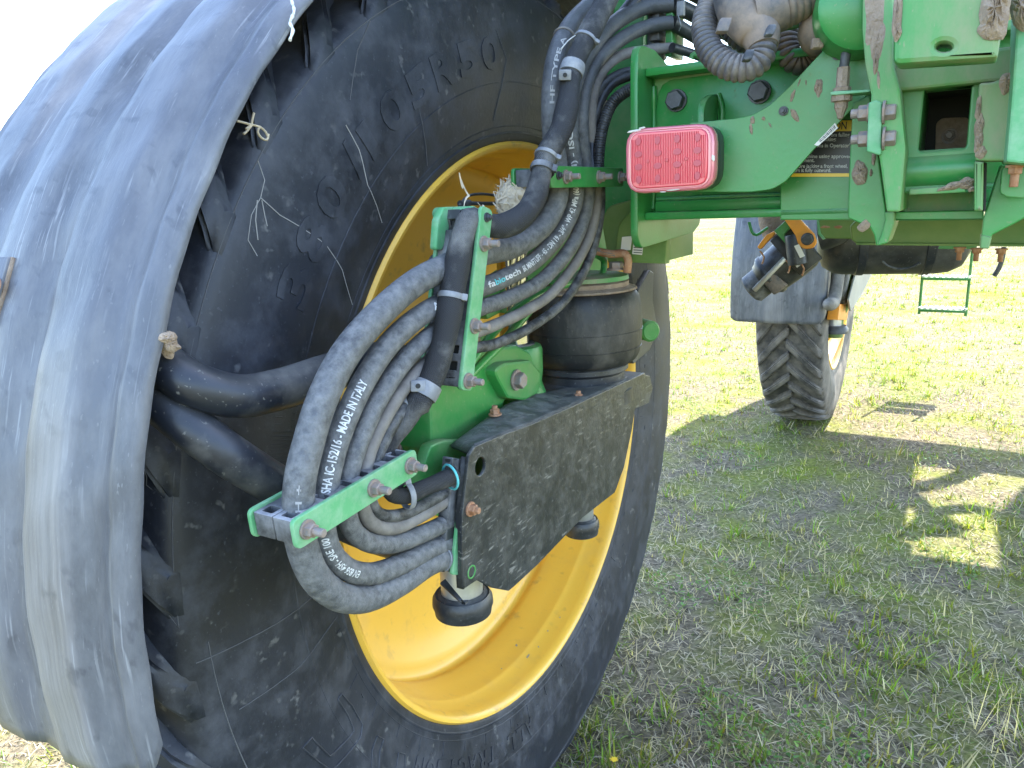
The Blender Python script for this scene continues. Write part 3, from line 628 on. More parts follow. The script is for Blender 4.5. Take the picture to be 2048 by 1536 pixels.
# lower stop: steel post with a rubber bump ring
for (px, py, xx, s, lab) in ((924,1176,0.315,1.0,'steel post with black rubber bump ring under the shield'),(1162,1030,0.30,0.8,'rubber bump ring half hidden behind the shield')):
    c = at(px, py, x=xx); e = empty('bump_stop', c, SPR); tag(e, lab)
    lathe('steel_post', [(0.0,0.05),(0.037*s,0.05),(0.037*s,-0.022),(0.033*s,-0.026),(0.0,-0.026)], c, Z, M['steel_dull'], e, 40)
    lathe('rubber_ring', [(0.040*s,-0.012),(0.048*s,-0.008),(0.053*s,-0.016),(0.054*s,-0.028),(0.051*s,-0.036),(0.050*s,-0.045),(0.0,-0.047)], c, Z, M['black'], e, 48)
    lathe('ring_groove', [(0.038*s,-0.004),(0.046*s,-0.010),(0.040*s,-0.02)], c, Z, M['black'], e, 40)
# black arm and green knob at the front of the spring
plate('black_arm', ats([(1276,580),(1300,540),(1308,545),(1306,600),(1316,660),(1300,700),(1268,728),(1262,720),(1284,680),(1276,640)], x=0.24), X, 0.02, M['tube'], SPR, 0.01, 0.003)
gk = lathe('green_bushing', [(0.0,0.03),(0.024,0.03),(0.030,0.024),(0.030,-0.02),(0.0,-0.02)], at(1292, 660, x=0.27), Vector((0.75,-0.6,0)), M['green'], SPR, 32)

# ================================================================== black poly shield
SX = 0.42
sh_out = [(938,912),(950,893),(1010,868),(1060,850),(1140,815),(1215,780),(1285,748),(1300,752),(1306,775),(1298,806),(1270,818),(1264,860),(1248,935),(1230,985),(1165,1036),(1075,1130),(1032,1170),(1018,1182),(985,1176),(955,1160),(930,1177),(926,1140),(925,1030)]
hole = circle_pts(at(961, 933, x=SX), X, 0.0145, 20)
SH = plate('shield', ats(sh_out, x=SX), X, 0.006, M['shield'], SPR, 0.004, 0.0012, [hole])
tag(SH, 'dirty black poly shield over the steering knuckle')
# top flange of the shield, folded back over the knuckle
def sheet(name, A, B, th, m, parent, n=10):
    """ruled sheet between two polylines, with thickness"""
    k = len(A); vs = []; fs = []
    for i in range(k):
        for j in range(n+1): vs.append(A[i].lerp(B[i], j/n))
    for i in range(k-1):
        for j in range(n): fs.append((i*(n+1)+j, (i+1)*(n+1)+j, (i+1)*(n+1)+j+1, i*(n+1)+j+1))
    me = mesh(name, vs, fs); o = obj(name, me, m, parent); s = o.modifiers.new('thickness', 'SOLIDIFY'); s.thickness = th; s.offset = 0; return o
A = [at(px, py, x=SX-0.004) for px, py in ((938,908),(952,891),(1010,867),(1060,849),(1140,814),(1215,779),(1290,748))]
Bk = [Vector((0.335 if i < 3 else 0.30, p.y+(0.02 if i else 0.01), p.z+0.004)) for i, p in enumerate(A)]
Bk = [at(902, 893, x=0.350), at(914, 882, x=0.348), at(960, 848, x=0.345), at(1010, 812, x=0.335), at(1062, 790, x=0.315), at(1150, 772, x=0.31), at(1236, 742, x=0.325)]
sheet('shield_top', A, Bk, 0.005, M['shield'], SH)
sheet('shield_return', [at(928,1178,x=SX-0.004), at(926,1140,x=SX-0.004), at(925,1030,x=SX-0.004), at(937,915,x=SX-0.004)], [at(928,1178,x=SX-0.004)-X*0.012, at(926,1140,x=SX-0.004)-X*0.012, at(925,1030,x=SX-0.004)-X*0.012, at(937,915,x=SX-0.004)-X*0.012], 0.004, M['shield'], SH, 3)
plate('shield_foot', [at(880,1165,x=0.35), at(918,1180,x=0.41), at(934,1180,x=0.42), at(928,1168,x=0.42), at(890,1150,x=0.35)], Z, 0.004, M['black'], SH, 0, 0.001)
bolt(B_RUST, at(940, 1018, x=SX), X, SH); bolt(B_RUST, at(990, 830, z=A[2].z+0.004), Z, SH); bolt(B_RUST, at(1157, 798, x=SX-0.03), Z, SH)
hb = circle_pts(at(944, 1144, x=SX+0.001), X, 0.011, 16)
plate('shield_slot_rim', hb, X, 0.003, M['green_dusty'], SH, 0, 0.0005, [circle_pts(at(944,1144,x=SX+0.001), X, 0.0085, 16)])
# ================================================================== hose clamps
def clamp(name, label, c0, c1, ht, xa, xb, bolts, holes, tilt, hose_axis, m_plate=M['green_scuff'], blk=True):
    """two green plates (x = xa near, xb far) with ribbed plastic halves between, running c0 -> c1 in the plane x = const"""
    d = (c1-c0); L = d.length; d.normalize(); a = hose_axis-d*hose_axis.dot(d); a.normalize()
    e = empty(name, (c0+c1)*0.5, SPR); tag(e, label)
    def P(s, t, x): q = c0+d*s+a*t; return Vector((x, q.y, q.z))
    th = 0.006
    for x in (xa, xb):
        plate('clamp_plate', [P(-0.006,-ht/2,x), P(L+0.006,-ht/2,x), P(L+0.006,ht/2,x), P(-0.006,ht/2,x)], X, th, m_plate, e, 0.009, 0.001)
    if blk:
        xi, xo = xb+0.0005, xa-th-0.0005; mid = (xi+xo)/2
        for (x0, x1) in ((xi, mid-0.0006), (mid+0.0006, xo)):
            # ribbed half: closed walls, pockets sunk from both hose faces
            u, v = d, Vector((1,0,0)); W = x1-x0
            out = [(-0.002,x0),(L+0.002,x0),(L+0.002,x1),(-0.002,x1)]
            pk = []; s = 0.010
            for (ps, pw) in holes:
                pk.append((ps-pw/2, ps+pw/2))
            loops3 = []
            for (s0, s1) in pk:
                q0, q1 = x0+W*0.22, x1-W*0.22
                loops3.append([(s0,q0),(s1,q0),(s1,q1),(s0,q1)])
            f = lambda l: [P(s, ht*0.42, x) for s, x in l]
            core = [P(s, 0, x) for s, x in out]
            n = a
            plate('clamp_block', [P(s, ht*0.40, x) for s, x in out], n, ht*0.80, M['clamp'], e, 0.002, 0.0008, [[P(s, ht*0.40, x) for s, x in l] for l in loops3], 0.002)
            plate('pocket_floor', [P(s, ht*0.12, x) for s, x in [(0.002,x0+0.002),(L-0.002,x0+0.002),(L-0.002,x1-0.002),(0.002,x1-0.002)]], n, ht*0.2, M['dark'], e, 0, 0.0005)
    for s in bolts: bolt(B_NUT, P(s, 0.0, xa), X, e)
    return e, P
# lower clamp at the hose loop
c0, c1 = at(590, 1066, x=0.414), at(822, 924, x=0.414)
L1 = (c1-c0).length
def U(py_up=1): return Z
CL1, P1 = clamp('hose_clamp', 'ribbed hose clamp with green plates at the lower hose loop', c0, c1, 0.036, 0.420, 0.352, (0.012, L1*0.60, L1-0.010), [(0.012,0.014),(0.060,0.010),(0.098,0.010),(0.128,0.012),(0.150,0.012),(0.178,0.014),(0.198,0.016)], 0, Vector((0,0.05,1)))
# middle clamp, upright
c0, c1 = at(966, 424, x=0.425), at(926, 772, x=0.425)
L2 = (c1-c0).length
CL2, P2 = clamp('hose_clamp', 'upright hose clamp with green plates in the middle of the hose run', c0, c1, 0.030, 0.432, 0.362, (0.046, L2*0.655, L2-0.008), [(0.02,0.016),(0.200,0.012),(0.225,0.016),(0.236,0.012)], 0, Vector((0,-1,0)))
bolt(B_SMALL, P2(0.008,0,0.432), X, CL2, name='rivet')
# green U-shaped hanger behind the middle clamp
hg = plate('clamp_hanger', ats([(888,414),(942,412),(946,428),(903,432),(896,470),(885,500),(872,500),(876,440)], x=0.372), X, 0.012, M['green_scuff'], CL2, 0.006, 0.002)
lathe('hanger_pin', [(0.0,0.05),(0.0085,0.05),(0.0095,0.048),(0.0095,-0.03)], at(901, 427, x=0.36), (X*0.95-Y*0.2).normalized(), M['green_scuff'], CL2, 24)
plate('hanger_back_plate', ats([(868,640),(876,640),(862,770),(852,774)], x=0.36), X, 0.006, M['green_scuff'], CL2, 0.003, 0.001)
block('clamp_saddle', at(905, 462, x=0.366), X, (Y*0.9+Z*0.2).normalized(), (Z*0.97-Y*0.2).normalized(), 0.02, 0.03, 0.05, M['clamp'], CL2, 0.004)
# upper clamp, level
c0, c1 = at(1097, 354, x=0.445), at(1238, 355, x=0.445)
L3 = (c1-c0).length
CL3, P3 = clamp('hose_clamp', 'level green hose clamp plate beside the red tail light', c0, c1, 0.034, 0.452, 0.385, (0.046, L3*0.62, L3-0.012), [(0.02,0.012),(0.09,0.01),(0.2,0.01)], 0, Vector((0,0,1)), M['green'])
bolt(B_SMALL, P3(0.020,0.002,0.452), X, CL3, name='rivet')
# upright clamp plate at the tower, hoses pass through it
CL4 = plate('tower_clamp_plate', ats([(1333,-60),(1346,-60),(1344,112),(1330,112)], y=0.02), -Y, 0.07, M['green'], SPR, 0.002, 0.0015)
tag(CL4, 'upright green clamp plate carrying hoses on the strut tower')
for k in range(4):
    block('clamp_block', at(1316, 5+k*33, y=0.035), X, Y, Z, 0.022, 0.05, 0.026, M['clamp'], CL4, 0.003)
# block on the shield that takes the hose ends
MB_ = empty('hose_manifold', at(905, 1030, x=0.385), SPR); tag(MB_, 'ribbed black hose block with green edge plates beside the shield')
ml = [(892,905),(930,912),(938,925),(918,1150),(880,1142),(900,1000)]
plate('green_edge_plate', ats([(930,915),(944,918),(937,1000),(930,1080),(918,1150),(905,1150)], x=0.408), X, 0.006, M['green_scuff'], MB_, 0.004, 0.001)
for (x0, x1) in ((0.362,0.381),(0.383,0.400)):
    pts = ats([(905,915),(930,920),(924,1000),(906,1146),(884,1140),(900,1000)], x=x1)
    hl = []
    for (py) in (930, 985, 1015, 1055, 1090, 1125):
        pass
    plate('ribbed_block', pts, X, x1-x0, M['clamp'], MB_, 0.003, 0.0015)
for k, py in enumerate((922, 952, 985, 1012, 1052, 1090, 1128)):      # near-black blocks painting the shade of open cells
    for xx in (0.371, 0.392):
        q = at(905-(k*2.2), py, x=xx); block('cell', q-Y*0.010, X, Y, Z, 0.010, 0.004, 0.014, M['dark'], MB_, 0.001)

# ================================================================== hoses
def hose(pts, r, m, label, x=0.388, name='hose', **k):
    t = tube(name, ats(pts, x=x), r, m, SPR, k.pop('seg', 18), k.pop('step', 0.010), **k); tag(t.o, label); return t
xu = lambda v: dict(x=v)
dd = lambda v: dict(d=v)
U3 = 0.415
H1 = hose([(1420,-230,dd(1.62)),(1310,-140,dd(1.46)),(1235,-60,dd(1.36)),(1195,0,dd(1.30)),(1140,58,xu(U3)),(1112,125,xu(U3)),(1104,210,xu(U3)),(1108,290,xu(U3)),(1116,350,xu(U3)),(1114,400,xu(U3)),(1086,452,xu(0.405)),(1030,492),(965,508),(900,530),(830,566),(752,634),(688,712),(644,800),(616,890),(600,960),(597,1020),(603,1085),(628,1150),(676,1192),(735,1196),(800,1165),(855,1128),(905,1108)], 0.0185, M['hose'], 'thickest outer grey hose looping through all three clamps')
H2 = hose([(1345,8,dd(1.42)),(1290,14,dd(1.42)),(1225,50,dd(1.38)),(1175,110,dd(1.33)),(1146,180,xu(U3)),(1140,260,xu(U3)),(1150,350,xu(U3)),(1150,400,xu(U3)),(1128,455,xu(0.405)),(1070,520),(1000,560),(925,588),(850,625),(785,680),(735,750),(695,830),(668,905),(652,980),(646,1040),(656,1095),(690,1136),(740,1148),(805,1127),(862,1098),(908,1078)], 0.0150, M['hose'], 'second hose in, carrying the white printed maker text')
H3 = hose([(1345,45,dd(1.42)),(1300,52,dd(1.42)),(1240,80,dd(1.38)),(1190,130,dd(1.34)),(1166,200,xu(U3)),(1164,280,xu(U3)),(1174,350,xu(U3)),(1174,410,xu(U3)),(1150,480,xu(0.405)),(1090,555),(1020,595),(950,620),(872,662),(812,718),(762,790),(724,868),(700,940),(692,1000),(700,1050),(730,1082),(785,1088),(848,1066),(908,1038)], 0.0130, M['hose'], 'third dark grey hose in the looped bundle')
H4 = hose([(1345,95,dd(1.44)),(1300,100,dd(1.43)),(1240,112,dd(1.40)),(1195,160,dd(1.36)),(1182,230,xu(U3)),(1186,300,xu(U3)),(1193,350,xu(U3)),(1192,420,xu(U3)),(1172,490,xu(0.408)),(1110,580),(1050,622),(990,650),(925,676),(862,718),(808,776),(764,846),(738,905),(727,960),(724,1010),(742,1046),(785,1056),(845,1030),(908,990)], 0.0098, M['hose_pale'], 'pale dust-covered thin hose in the looped bundle')
H5 = hose([(1345,140,dd(1.42)),(1290,140,dd(1.41)),(1235,150,dd(1.39)),(1192,190,dd(1.37)),(1186,260,dd(1.37)),(1200,350,xu(U3)),(1200,430,xu(U3)),(1182,510,xu(0.408)),(1130,600,xu(0.40)),(1060,655),(990,688),(930,702),(870,745),(820,800),(780,858),(754,915),(744,965),(742,1005),(758,1028),(800,1030),(850,1008),(908,975)], 0.0088, M['hose_dark'], 'thin scuffed dark hose, innermost of the looped bundle')
# shorter lines on the upper right, running to the beam
hose([(1310,150,dd(1.38)),(1270,150,dd(1.38)),(1225,168,dd(1.38)),(1196,215,dd(1.37)),(1184,280,dd(1.37)),(1186,345,dd(1.36))], 0.0088, M['hose_clean'], 'thin black line bending down beside the corrugated conduit')
def corr(pitch, amp):
    return lambda f, s: 1+amp*math.copysign(abs(math.sin(math.pi*s/pitch))**0.6, 1)-amp*0.5
hose([(1310,176,dd(1.36)),(1270,176,dd(1.36)),(1230,200,dd(1.36)),(1208,245,dd(1.36)),(1198,300,dd(1.36)),(1196,360,dd(1.36))], 0.0105, M['black'], 'small black corrugated conduit above the level clamp', name='corrugated_conduit', step=0.0009, seg=14, rf=corr(0.0048, 0.16))
# hoses continuing behind the clamp plate to the right
for (a, rr, lb) in (([(1344,8),(1390,30),(1440,60),(1500,80)],0.0150,'upper black hose running right from the tower clamp'),([(1344,45),(1385,70),(1440,100),(1500,120)],0.0130,'middle black hose running right from the tower clamp'),([(1344,95),(1380,106),(1430,125),(1490,140)],0.0088,'lower thin black hose running right from the tower clamp')):
    hose([(p[0],p[1],dd(1.42+0.03*i)) for i, p in enumerate(a)], rr, M['hose_clean'], lb)
hose([(1344,-25,dd(1.42)),(1385,-12,dd(1.45)),(1440,18,dd(1.48)),(1500,30,dd(1.5))], 0.0130, M['hose_clean'], 'topmost black hose running right from the tower clamp')
hose([(1120,100,dd(1.36)),(1160,62,dd(1.37)),(1230,44,dd(1.40)),(1290,-20,dd(1.42)),(1380,-60,dd(1.5)),(1500,-90,dd(1.6))], 0.0135, M['hose_clean'], 'dark hose crossing behind the woven sleeve')
# woven sleeve
SL = hose([(1440,-240,dd(1.56)),(1320,-150,dd(1.38)),(1240,-50,dd(1.24)),(1205,15,dd(1.22)),(1172,78,dd(1.20)),(1144,140,dd(1.19)),(1136,205,dd(1.18)),(1122,260,dd(1.17)),(1094,310,dd(1.16)),(1082,350,dd(1.15)),(1070,395,dd(1.14)),(1045,432,dd(1.12)),(1005,452,dd(1.10)),(965,448,dd(1.08)),(940,440,dd(1.055)),(926,470,dd(1.04)),(914,530,dd(1.035)),(902,600,dd(1.03)),(890,670,dd(1.025)),(872,735,dd(1.02)),(846,790,dd(1.01)),(808,848,dd(1.0)),(778,890,dd(0.995)),(772,940,dd(0.99)),(780,985,dd(0.995)),(806,992,dd(1.01)),(850,975,dd(1.03)),(910,950,dd(1.06))], 0.0178, M['sleeve'], 'black woven sleeve around a hose, snaking past all the clamps', name='hose_sleeve', step=0.008, rf=lambda f, s: 1+0.05*math.sin(s*31)+0.04*math.sin(s*83+1)-(0.32 if f > 0.86 else 0))
# printed text
CAMV = CAM
def lift(t, p): return (CAM-t.C[nearest(t, p)]).normalized()
def ptxt(s, t, a, b, size, m=M['white'], bold=0.022):
    pa, pb = at(*a, x=0.39), at(*b, x=0.39); mid = (pa+pb)*0.5
    return text_tube('printed_text', s, size, t, pa, pb, m, t.o, bold, 0.0006, lift(t, mid))
ptxt('SHA IC-152/16 - MADE IN ITALY', H2, (655,985), (728,762), 0.0150)
ptxt('ALFA', H2, (858,620), (898,600), 0.0135); 
ptxt('fa', H2, (960,572), (975,568), 0.0128); ptxt('bio', H2, (976,567), (996,560), 0.0128, M['teal']); ptxt('tech', H2, (998,560), (1026,547), 0.0128)
ptxt('6K MINETUFF - 4S - DN 19 - 3/4" - WP 42 MPa (60', H2, (1032,546), (1150,372), 0.0135)
ptxt('SI) - ISO', H2, (1146,333), (1140,262), 0.0125)
ptxt('EN 856 4SH - SAE 100', H2, (700,1143), (648,1062), 0.0125)
ptxt('HF TYPE A', H1, (1098,225), (1112,130), 0.0105, M['drip'])
ptxt('H +', H1, (597,1012), (599,975), 0.0095, M['drip'])
# ties and clips
def tie(t, q, lab=None, m=None, w=0.006, buckle=True, par_=None):
    p = at(*q, d=1.1); i = min(range(len(t.C)), key=lambda i: (lambda c: (c[0]-q[0])**2+(c[1]-q[1])**2)(pix(t.C[i])))
    b = band('cable_tie', t, t.C[i], m or M['clamp'], t.o, w, 0.0016)
    if buckle:
        n = (CAM-t.C[i]).normalized(); T = t.T[i]; n = (n-T*n.dot(T)).normalized(); s = n.cross(T)
        block('tie_head', t.C[i]+(s*0.85+n*0.5).normalized()*(t.r+0.003), T, s, n, w*1.2, 0.008, 0.007, m or M['clamp'], t.o, 0.001)
    return b
def pix(p):
    v = p-CAM; z = v.dot(_fw); return (1024+FPX*v.dot(_r)/z, 768-FPX*v.dot(_u)/z)
M['tie'] = mat('grey_nylon_tie', (0.16,0.165,0.18), 0.45, PALE, 0.5, 40, 0.45, 0.7, 0.05)
tie(SL, (903,598), m=M['tie'], w=0.008); tie(SL, (1172,78), m=M['tie'], w=0.005); tie(SL, (1095,318), m=M['tie'], w=0.006); tie(SL, (812,985), m=M['tie'], w=0.008)
tie(SL, (1086,340), m=M['clamp'], w=0.010)
bd = tie(SL, (850,785), m=M['tie'], w=0.020, buckle=False); tie(SL, (1144,142), m=M['tie'], w=0.018, buckle=False)
tie(H5, (806,800), m=M['tie'], w=0.02, buckle=False); tie(H1, (1128,78), m=M['hose_pale'], w=0.004, buckle=False)
for (q, dv) in (((836,772),1.0),((1130,150),1.17)):        # joining blocks of the double clips
    c = at(*q, d=dv); n = (CAM-c).normalized(); s = _r; u = n.cross(s)
    cb = block('clip_block', c, s, u, n, 0.020, 0.016, 0.018, M['tie'], SL.o, 0.002)
    lathe('clip_hole', [(0.0,0.0006),(0.0035,0.0006),(0.0035,0.0)], c+n*0.0092, n, M['dark'], SL.o, 12)  # dark disc painting the shade of a hole
tail = tube('tie_tail', ats([(1172,62,dd(1.19)),(1140,78,dd(1.20)),(1112,112,dd(1.22)),(1098,126,dd(1.24))]), 0.0012, M['white'], SL.o, 6, 0.01)
tw = tube('tie_tail', ats([(1356,30,dd(1.38)),(1362,52,dd(1.38)),(1358,62,dd(1.39))]), 0.0010, M['tie'], CL4, 6, 0.01)
block('tie_head', at(1362, 18, d=1.39), X, Y, Z, 0.014, 0.012, 0.026, M['tie'], CL4, 0.002)
# ring marks where hoses enter the manifold
for t, q in ((H1,(880,1118)),(H5,(900,978)),(H4,(900,994))):
    tie(t, q, m=M['tie'], w=0.0025, buckle=False)
tie(SL, (905,952), m=M['teal'], w=0.003, buckle=False)
# thin sensor wire at the rim
tube('sensor_wire', ats([(1000,392),(960,388),(935,393),(918,412)], x=0.30), 0.0024, M['black'], SPR, 8, 0.008)
tube('sensor_wire', ats([(1010,407),(960,407),(930,406)], x=0.30), 0.0034, M['black'], SPR, 8, 0.008)
tube('sensor_plug', ats([(938,406),(920,408)], x=0.30), 0.006, M['black'], SPR, 10, 0.005)
tube('wire_behind_hoses', ats([(878,505),(862,520),(858,545)], x=0.33), 0.004, M['black'], SPR, 8, 0.008)
tube('brown_pipe', ats([(818,745),(812,800),(800,900)], x=0.25), 0.005, M['copper'], SPR, 10, 0.02)

# ================================================================== axle beam
bt, bb = 1.772, 1.516
BM = empty('axle_beam', (0.5, 0.0, bb), SPR); tag(BM, 'horizontal green axle beam across the machine')
def bx(name, x0, x1, y0, y1, z0, z1, m, parent, bev=0.002): return block(name, ((x0+x1)/2,(y0+y1)/2,(z0+z1)/2), X, Y, Z, x1-x0, y1-y0, z1-z0, m, parent, bev)
bx('web', 0.505, 2.9, -0.105, -0.09, bb+0.012, bt-0.006, M['green'], BM)
bx('front_web', 0.505, 2.9, 0.12, 0.135, bb+0.012, bt-0.006, M['green'], BM)
bx('top_flange', 0.512, 2.9, -0.150, 0.15, bt-0.008, bt+0.006, M['green'], BM, 0.003)
bx('bottom_flange', 0.512, 2.9, -0.150, 0.15, bb, bb+0.014, M['green'], BM, 0.003)
bx('weld_step', 0.52, 2.9, -0.122, -0.104, bb+0.013, bb+0.034, M['green'], BM, 0.006)
# end plate of the beam
yz = [(-0.185,1.800),(0.02,1.800),(0.16,1.760),(0.20,1.72),(0.20,1.50),(0.16,1.478),(-0.175,1.468),(-0.185,1.55)]
plate('end_plate', [Vector((0.512,y,z)) for y, z in [(-0.185,1.815),(-0.10,1.815),(0.17,1.755),(0.20,1.70),(0.20,1.495),(0.15,1.478),(-0.165,1.466),(-0.185,1.49)]], X, 0.014, M['green'], BM, [0.035,0.02,0.03,0,0.02,0.02,0.025,0.025], 0.002)
tube('weld_bead', [Vector((0.514,-0.11,bb+0.02)), Vector((0.515,-0.109,1.6)), Vector((0.514,-0.11,bt-0.02))], 0.006, M['green'], BM, 8, 0.008, rf=lambda f, s: 0.8+0.25*math.sin(s*700))
tube('weld_bead', [Vector((0.52,-0.108,bb+0.036)), Vector((0.8,-0.108,bb+0.036)), Vector((1.2,-0.108,bb+0.036))], 0.005, M['green'], BM, 8, 0.012)
for q in ((1353,201),(1519,184)): bolt(B_BIG, at(*q, y=-0.106), -Y, BM, 0.2)
# lifting lug on the web
lug3 = [at(px, py, y=-0.108) for px, py in ((1376,250),(1376,215),(1385,195),(1400,188),(1414,196),(1436,196),(1440,250))]
def arch(c, rz, ry, th, m, parent):
    pts = [Vector((c.x, c.y, c.z-0.05))]+[Vector((c.x, c.y-ry*math.sin(a), c.z+rz*math.cos(a)))for a in np.linspace(0, math.pi/2, 9)]+[Vector((c.x, c.y-ry, c.z-0.05))]
    return plate('lifting_lug', pts, X, th, m, parent, 0, 0.002)
arch(at(1436, 235, y=-0.105), 0.038, 0.085, 0.012, M['green'], BM)
tube('weld_bead', ats([(1442,260),(1444,215),(1436,188)], y=-0.107), 0.005, M['green'], BM, 8, 0.006)
plate('mud_patch', ats([(1312,150),(1350,146),(1400,146),(1460,140),(1462,144),(1400,152),(1340,160),(1325,170),(1315,190),(1310,170)], y=-0.1065), -Y, 0.0008, M['green_dusty'], BM, 0, 0.0002)

# ================================================================== tail light on its bracket
BR = plate('light_bracket', ats([(1380,384),(1500,384),(1545,379),(1572,362),(1640,285),(1700,222),(1745,180),(1790,120),(1800,20),(1790,-60),(1720,-60),(1700,36),(1645,102),(1580,172),(1540,210),(1505,230),(1470,237),(1380,246)], y=-0.235), -Y, 0.006, M['green'], SPR, [0,0.05,0.05,0.02,0,0,0,0,0,0,0,0,0,0,0.03,0.04,0.02,0], 0.001)
tag(BR, 'bright green sheet bracket holding the tail light')
for q in ((1567,222),(1674,110)): bolt(B_SMALL, at(*q, y=-0.236), -Y, BR, name='rivet')
def blob(name, c, n, rx, ry, h, m, parent, spin=0.0, rough=0.35):
    """lump of dried mud stuck on a surface"""
    u, v, nn = plane_axes(n); vs = [c+nn*h]; fs = []; K = 22; rings = 4
    u2 = u*math.cos(spin)+v*math.sin(spin); v2 = -u*math.sin(spin)+v*math.cos(spin)
    ph = [random.uniform(0.7, 1.2) for _ in range(K)]; ph = [(ph[i-1]+2*ph[i]+ph[(i+1) % K])/4 for i in range(K)]
    for q in range(1, rings+1):
        for k in range(K):
            a = 2*math.pi*k/K; f = q/rings*ph[k]; vs.append(c+u2*(math.cos(a)*rx*f)+v2*(math.sin(a)*ry*f)+nn*(h*(1-(q/rings)**2)*random.uniform(0.6,1.2) if q < rings else -0.0005))
    for k in range(K): fs.append((0, 1+k, 1+(k+1) % K))
    for q in range(rings-1):
        for k in range(K): a, b = 1+q*K+k, 1+q*K+(k+1) % K; fs.append((a, a+K, b+K, b))
    return obj(name, mesh(name, vs, fs), m, parent, False)
for (q, rx, ry, h, sp) in (((1637,175),0.006,0.014,0.003,0.1),((1590,232),0.0045,0.013,0.002,0.6),((1505,240),0.004,0.006,0.001,0),((1502,258),0.003,0.008,0.0008,0.2),((1585,192),0.003,0.009,0.0008,-0.3),((1527,237),0.003,0.003,0.001,0),((1540,250),0.0012,0.005,0.0006,0.5),((1598,165),0.0012,0.006,0.0006,-0.3),((1612,165),0.001,0.004,0.0006,0.1)):
    blob('mud_lump', at(*q, y=-0.236), -Y, rx, ry, h, M['mud'], BR, sp)
# barcode sticker on the bracket edge
bs = ats([(1670,246),(1676,256),(1636,292),(1628,290)], y=-0.2358)
plate('barcode_sticker', bs, -Y, 0.0006, M['lwhite'], BR, 0, 0.0001)
for k in range(14):
    f = 0.06+k*0.055; a = bs[0].lerp(bs[3], f); b = bs[1].lerp(bs[2], f); w_ = (bs[3]-bs[0])*(0.022 if k % 3 else 0.034)
    plate('bar', [a.lerp(b,0.12), a.lerp(b,0.75), a.lerp(b,0.75)+w_, a.lerp(b,0.12)+w_], -Y, 0.0003, M['lblack'], BR, 0, 0.00005).location.y -= 0.0006
TL = empty('tail_light', at(1340, 380, y=-0.28), SPR); tag(TL, 'rectangular red tail light with rounded corners and LEDs')
yf = -0.292
lc = ats([(1248,266),(1432,248),(1432,372),(1251,386)], y=yf)
a0 = at(1249, 258, y=yf); b0 = at(1431, 244, y=yf); c0_ = at(1429, 378, y=yf); d0 = at(1251, 389, y=yf)
def inset(pts, k):
    c = sum(pts, Vector())/len(pts); return [c+(p-c)*k for p in pts]
base = [a0, b0, c0_, d0]
sh = lambda pts, dy: [p+Y*dy for p in pts]
plate('housing', sh(inset(base,0.985), 0.022), -Y, 0.036, M['tin'], TL, 0.030, 0.003)
plate('lens_rim', sh(base, 0.0), -Y, 0.024, M['pink'], TL, 0.030, 0.006)
plate('lens_bead', sh(inset(base,0.93), -0.0016), -Y, 0.004, M['pink'], TL, 0.026, 0.001, [sh(inset(base,0.905),-0.0016)], 0.024)
LI = inset(base, 0.855)
plate('red_lens', sh(LI, -0.0035), -Y, 0.006, M['red'], TL, 0.018, 0.002)
ev = lambda f, g, dy: (LI[0].lerp(LI[1], f)).lerp(LI[3].lerp(LI[2], f), g)+Y*dy
for i in range(44):                        # fine vertical optic ribs
    f = 0.03+0.94*i/43; g0 = 0.05 if 3 < i < 40 else 0.12
    p0, p1 = ev(f, g0, -0.0037), ev(f, 1-g0, -0.0037); wv = (LI[1]-LI[0])*0.0055
    me_ = mesh('optic_rib', [p0-wv, p0+wv, p1+wv, p1-wv, p0-Y*0.0012, p1-Y*0.0012], [(0,4,5,3),(4,1,2,5),(0,1,4),(3,5,2)])
    obj('optic_rib', me_, M['red'], TL, False)
M['led'] = plain('led_reflector', (0.44,0.055,0.075), 0.35)
for r_ in range(4):
    for c_ in range(4):
        f, g = 0.115+0.255*c_, 0.16+0.225*r_
        ccc = ev(f, g, -0.0054); plate('led', circle_pts(ccc, -Y, 0.0054 if r_ in (0,3) else 0.0058, 14, 0.85 if r_ in (0,3) else 1.15, 1.15 if r_ in (0,3) else 0.85), -Y, 0.0012, M['led'], TL, 0, 0.0004)
for f in (0.24,0.49,0.74): plate('lens_peg', circle_pts(ev(f,0.52,-0.0058), -Y, 0.0028, 6), -Y, 0.002, M['red_dark'], TL, 0, 0.0005)
for (q, rx, ry, sp) in (((1268,262),0.012,0.002,0.1),((1283,256),0.006,0.0016,0.1),((1426,316),0.003,0.005,0.2),((1345,380),0.012,0.0012,0.05),((1325,384),0.005,0.001,0)):
    blob('scuff', at(*q, y=yf-0.0006), -Y, rx, ry, 0.0006, M['lwhite'], TL, sp)  # thin white marks along the lens rim

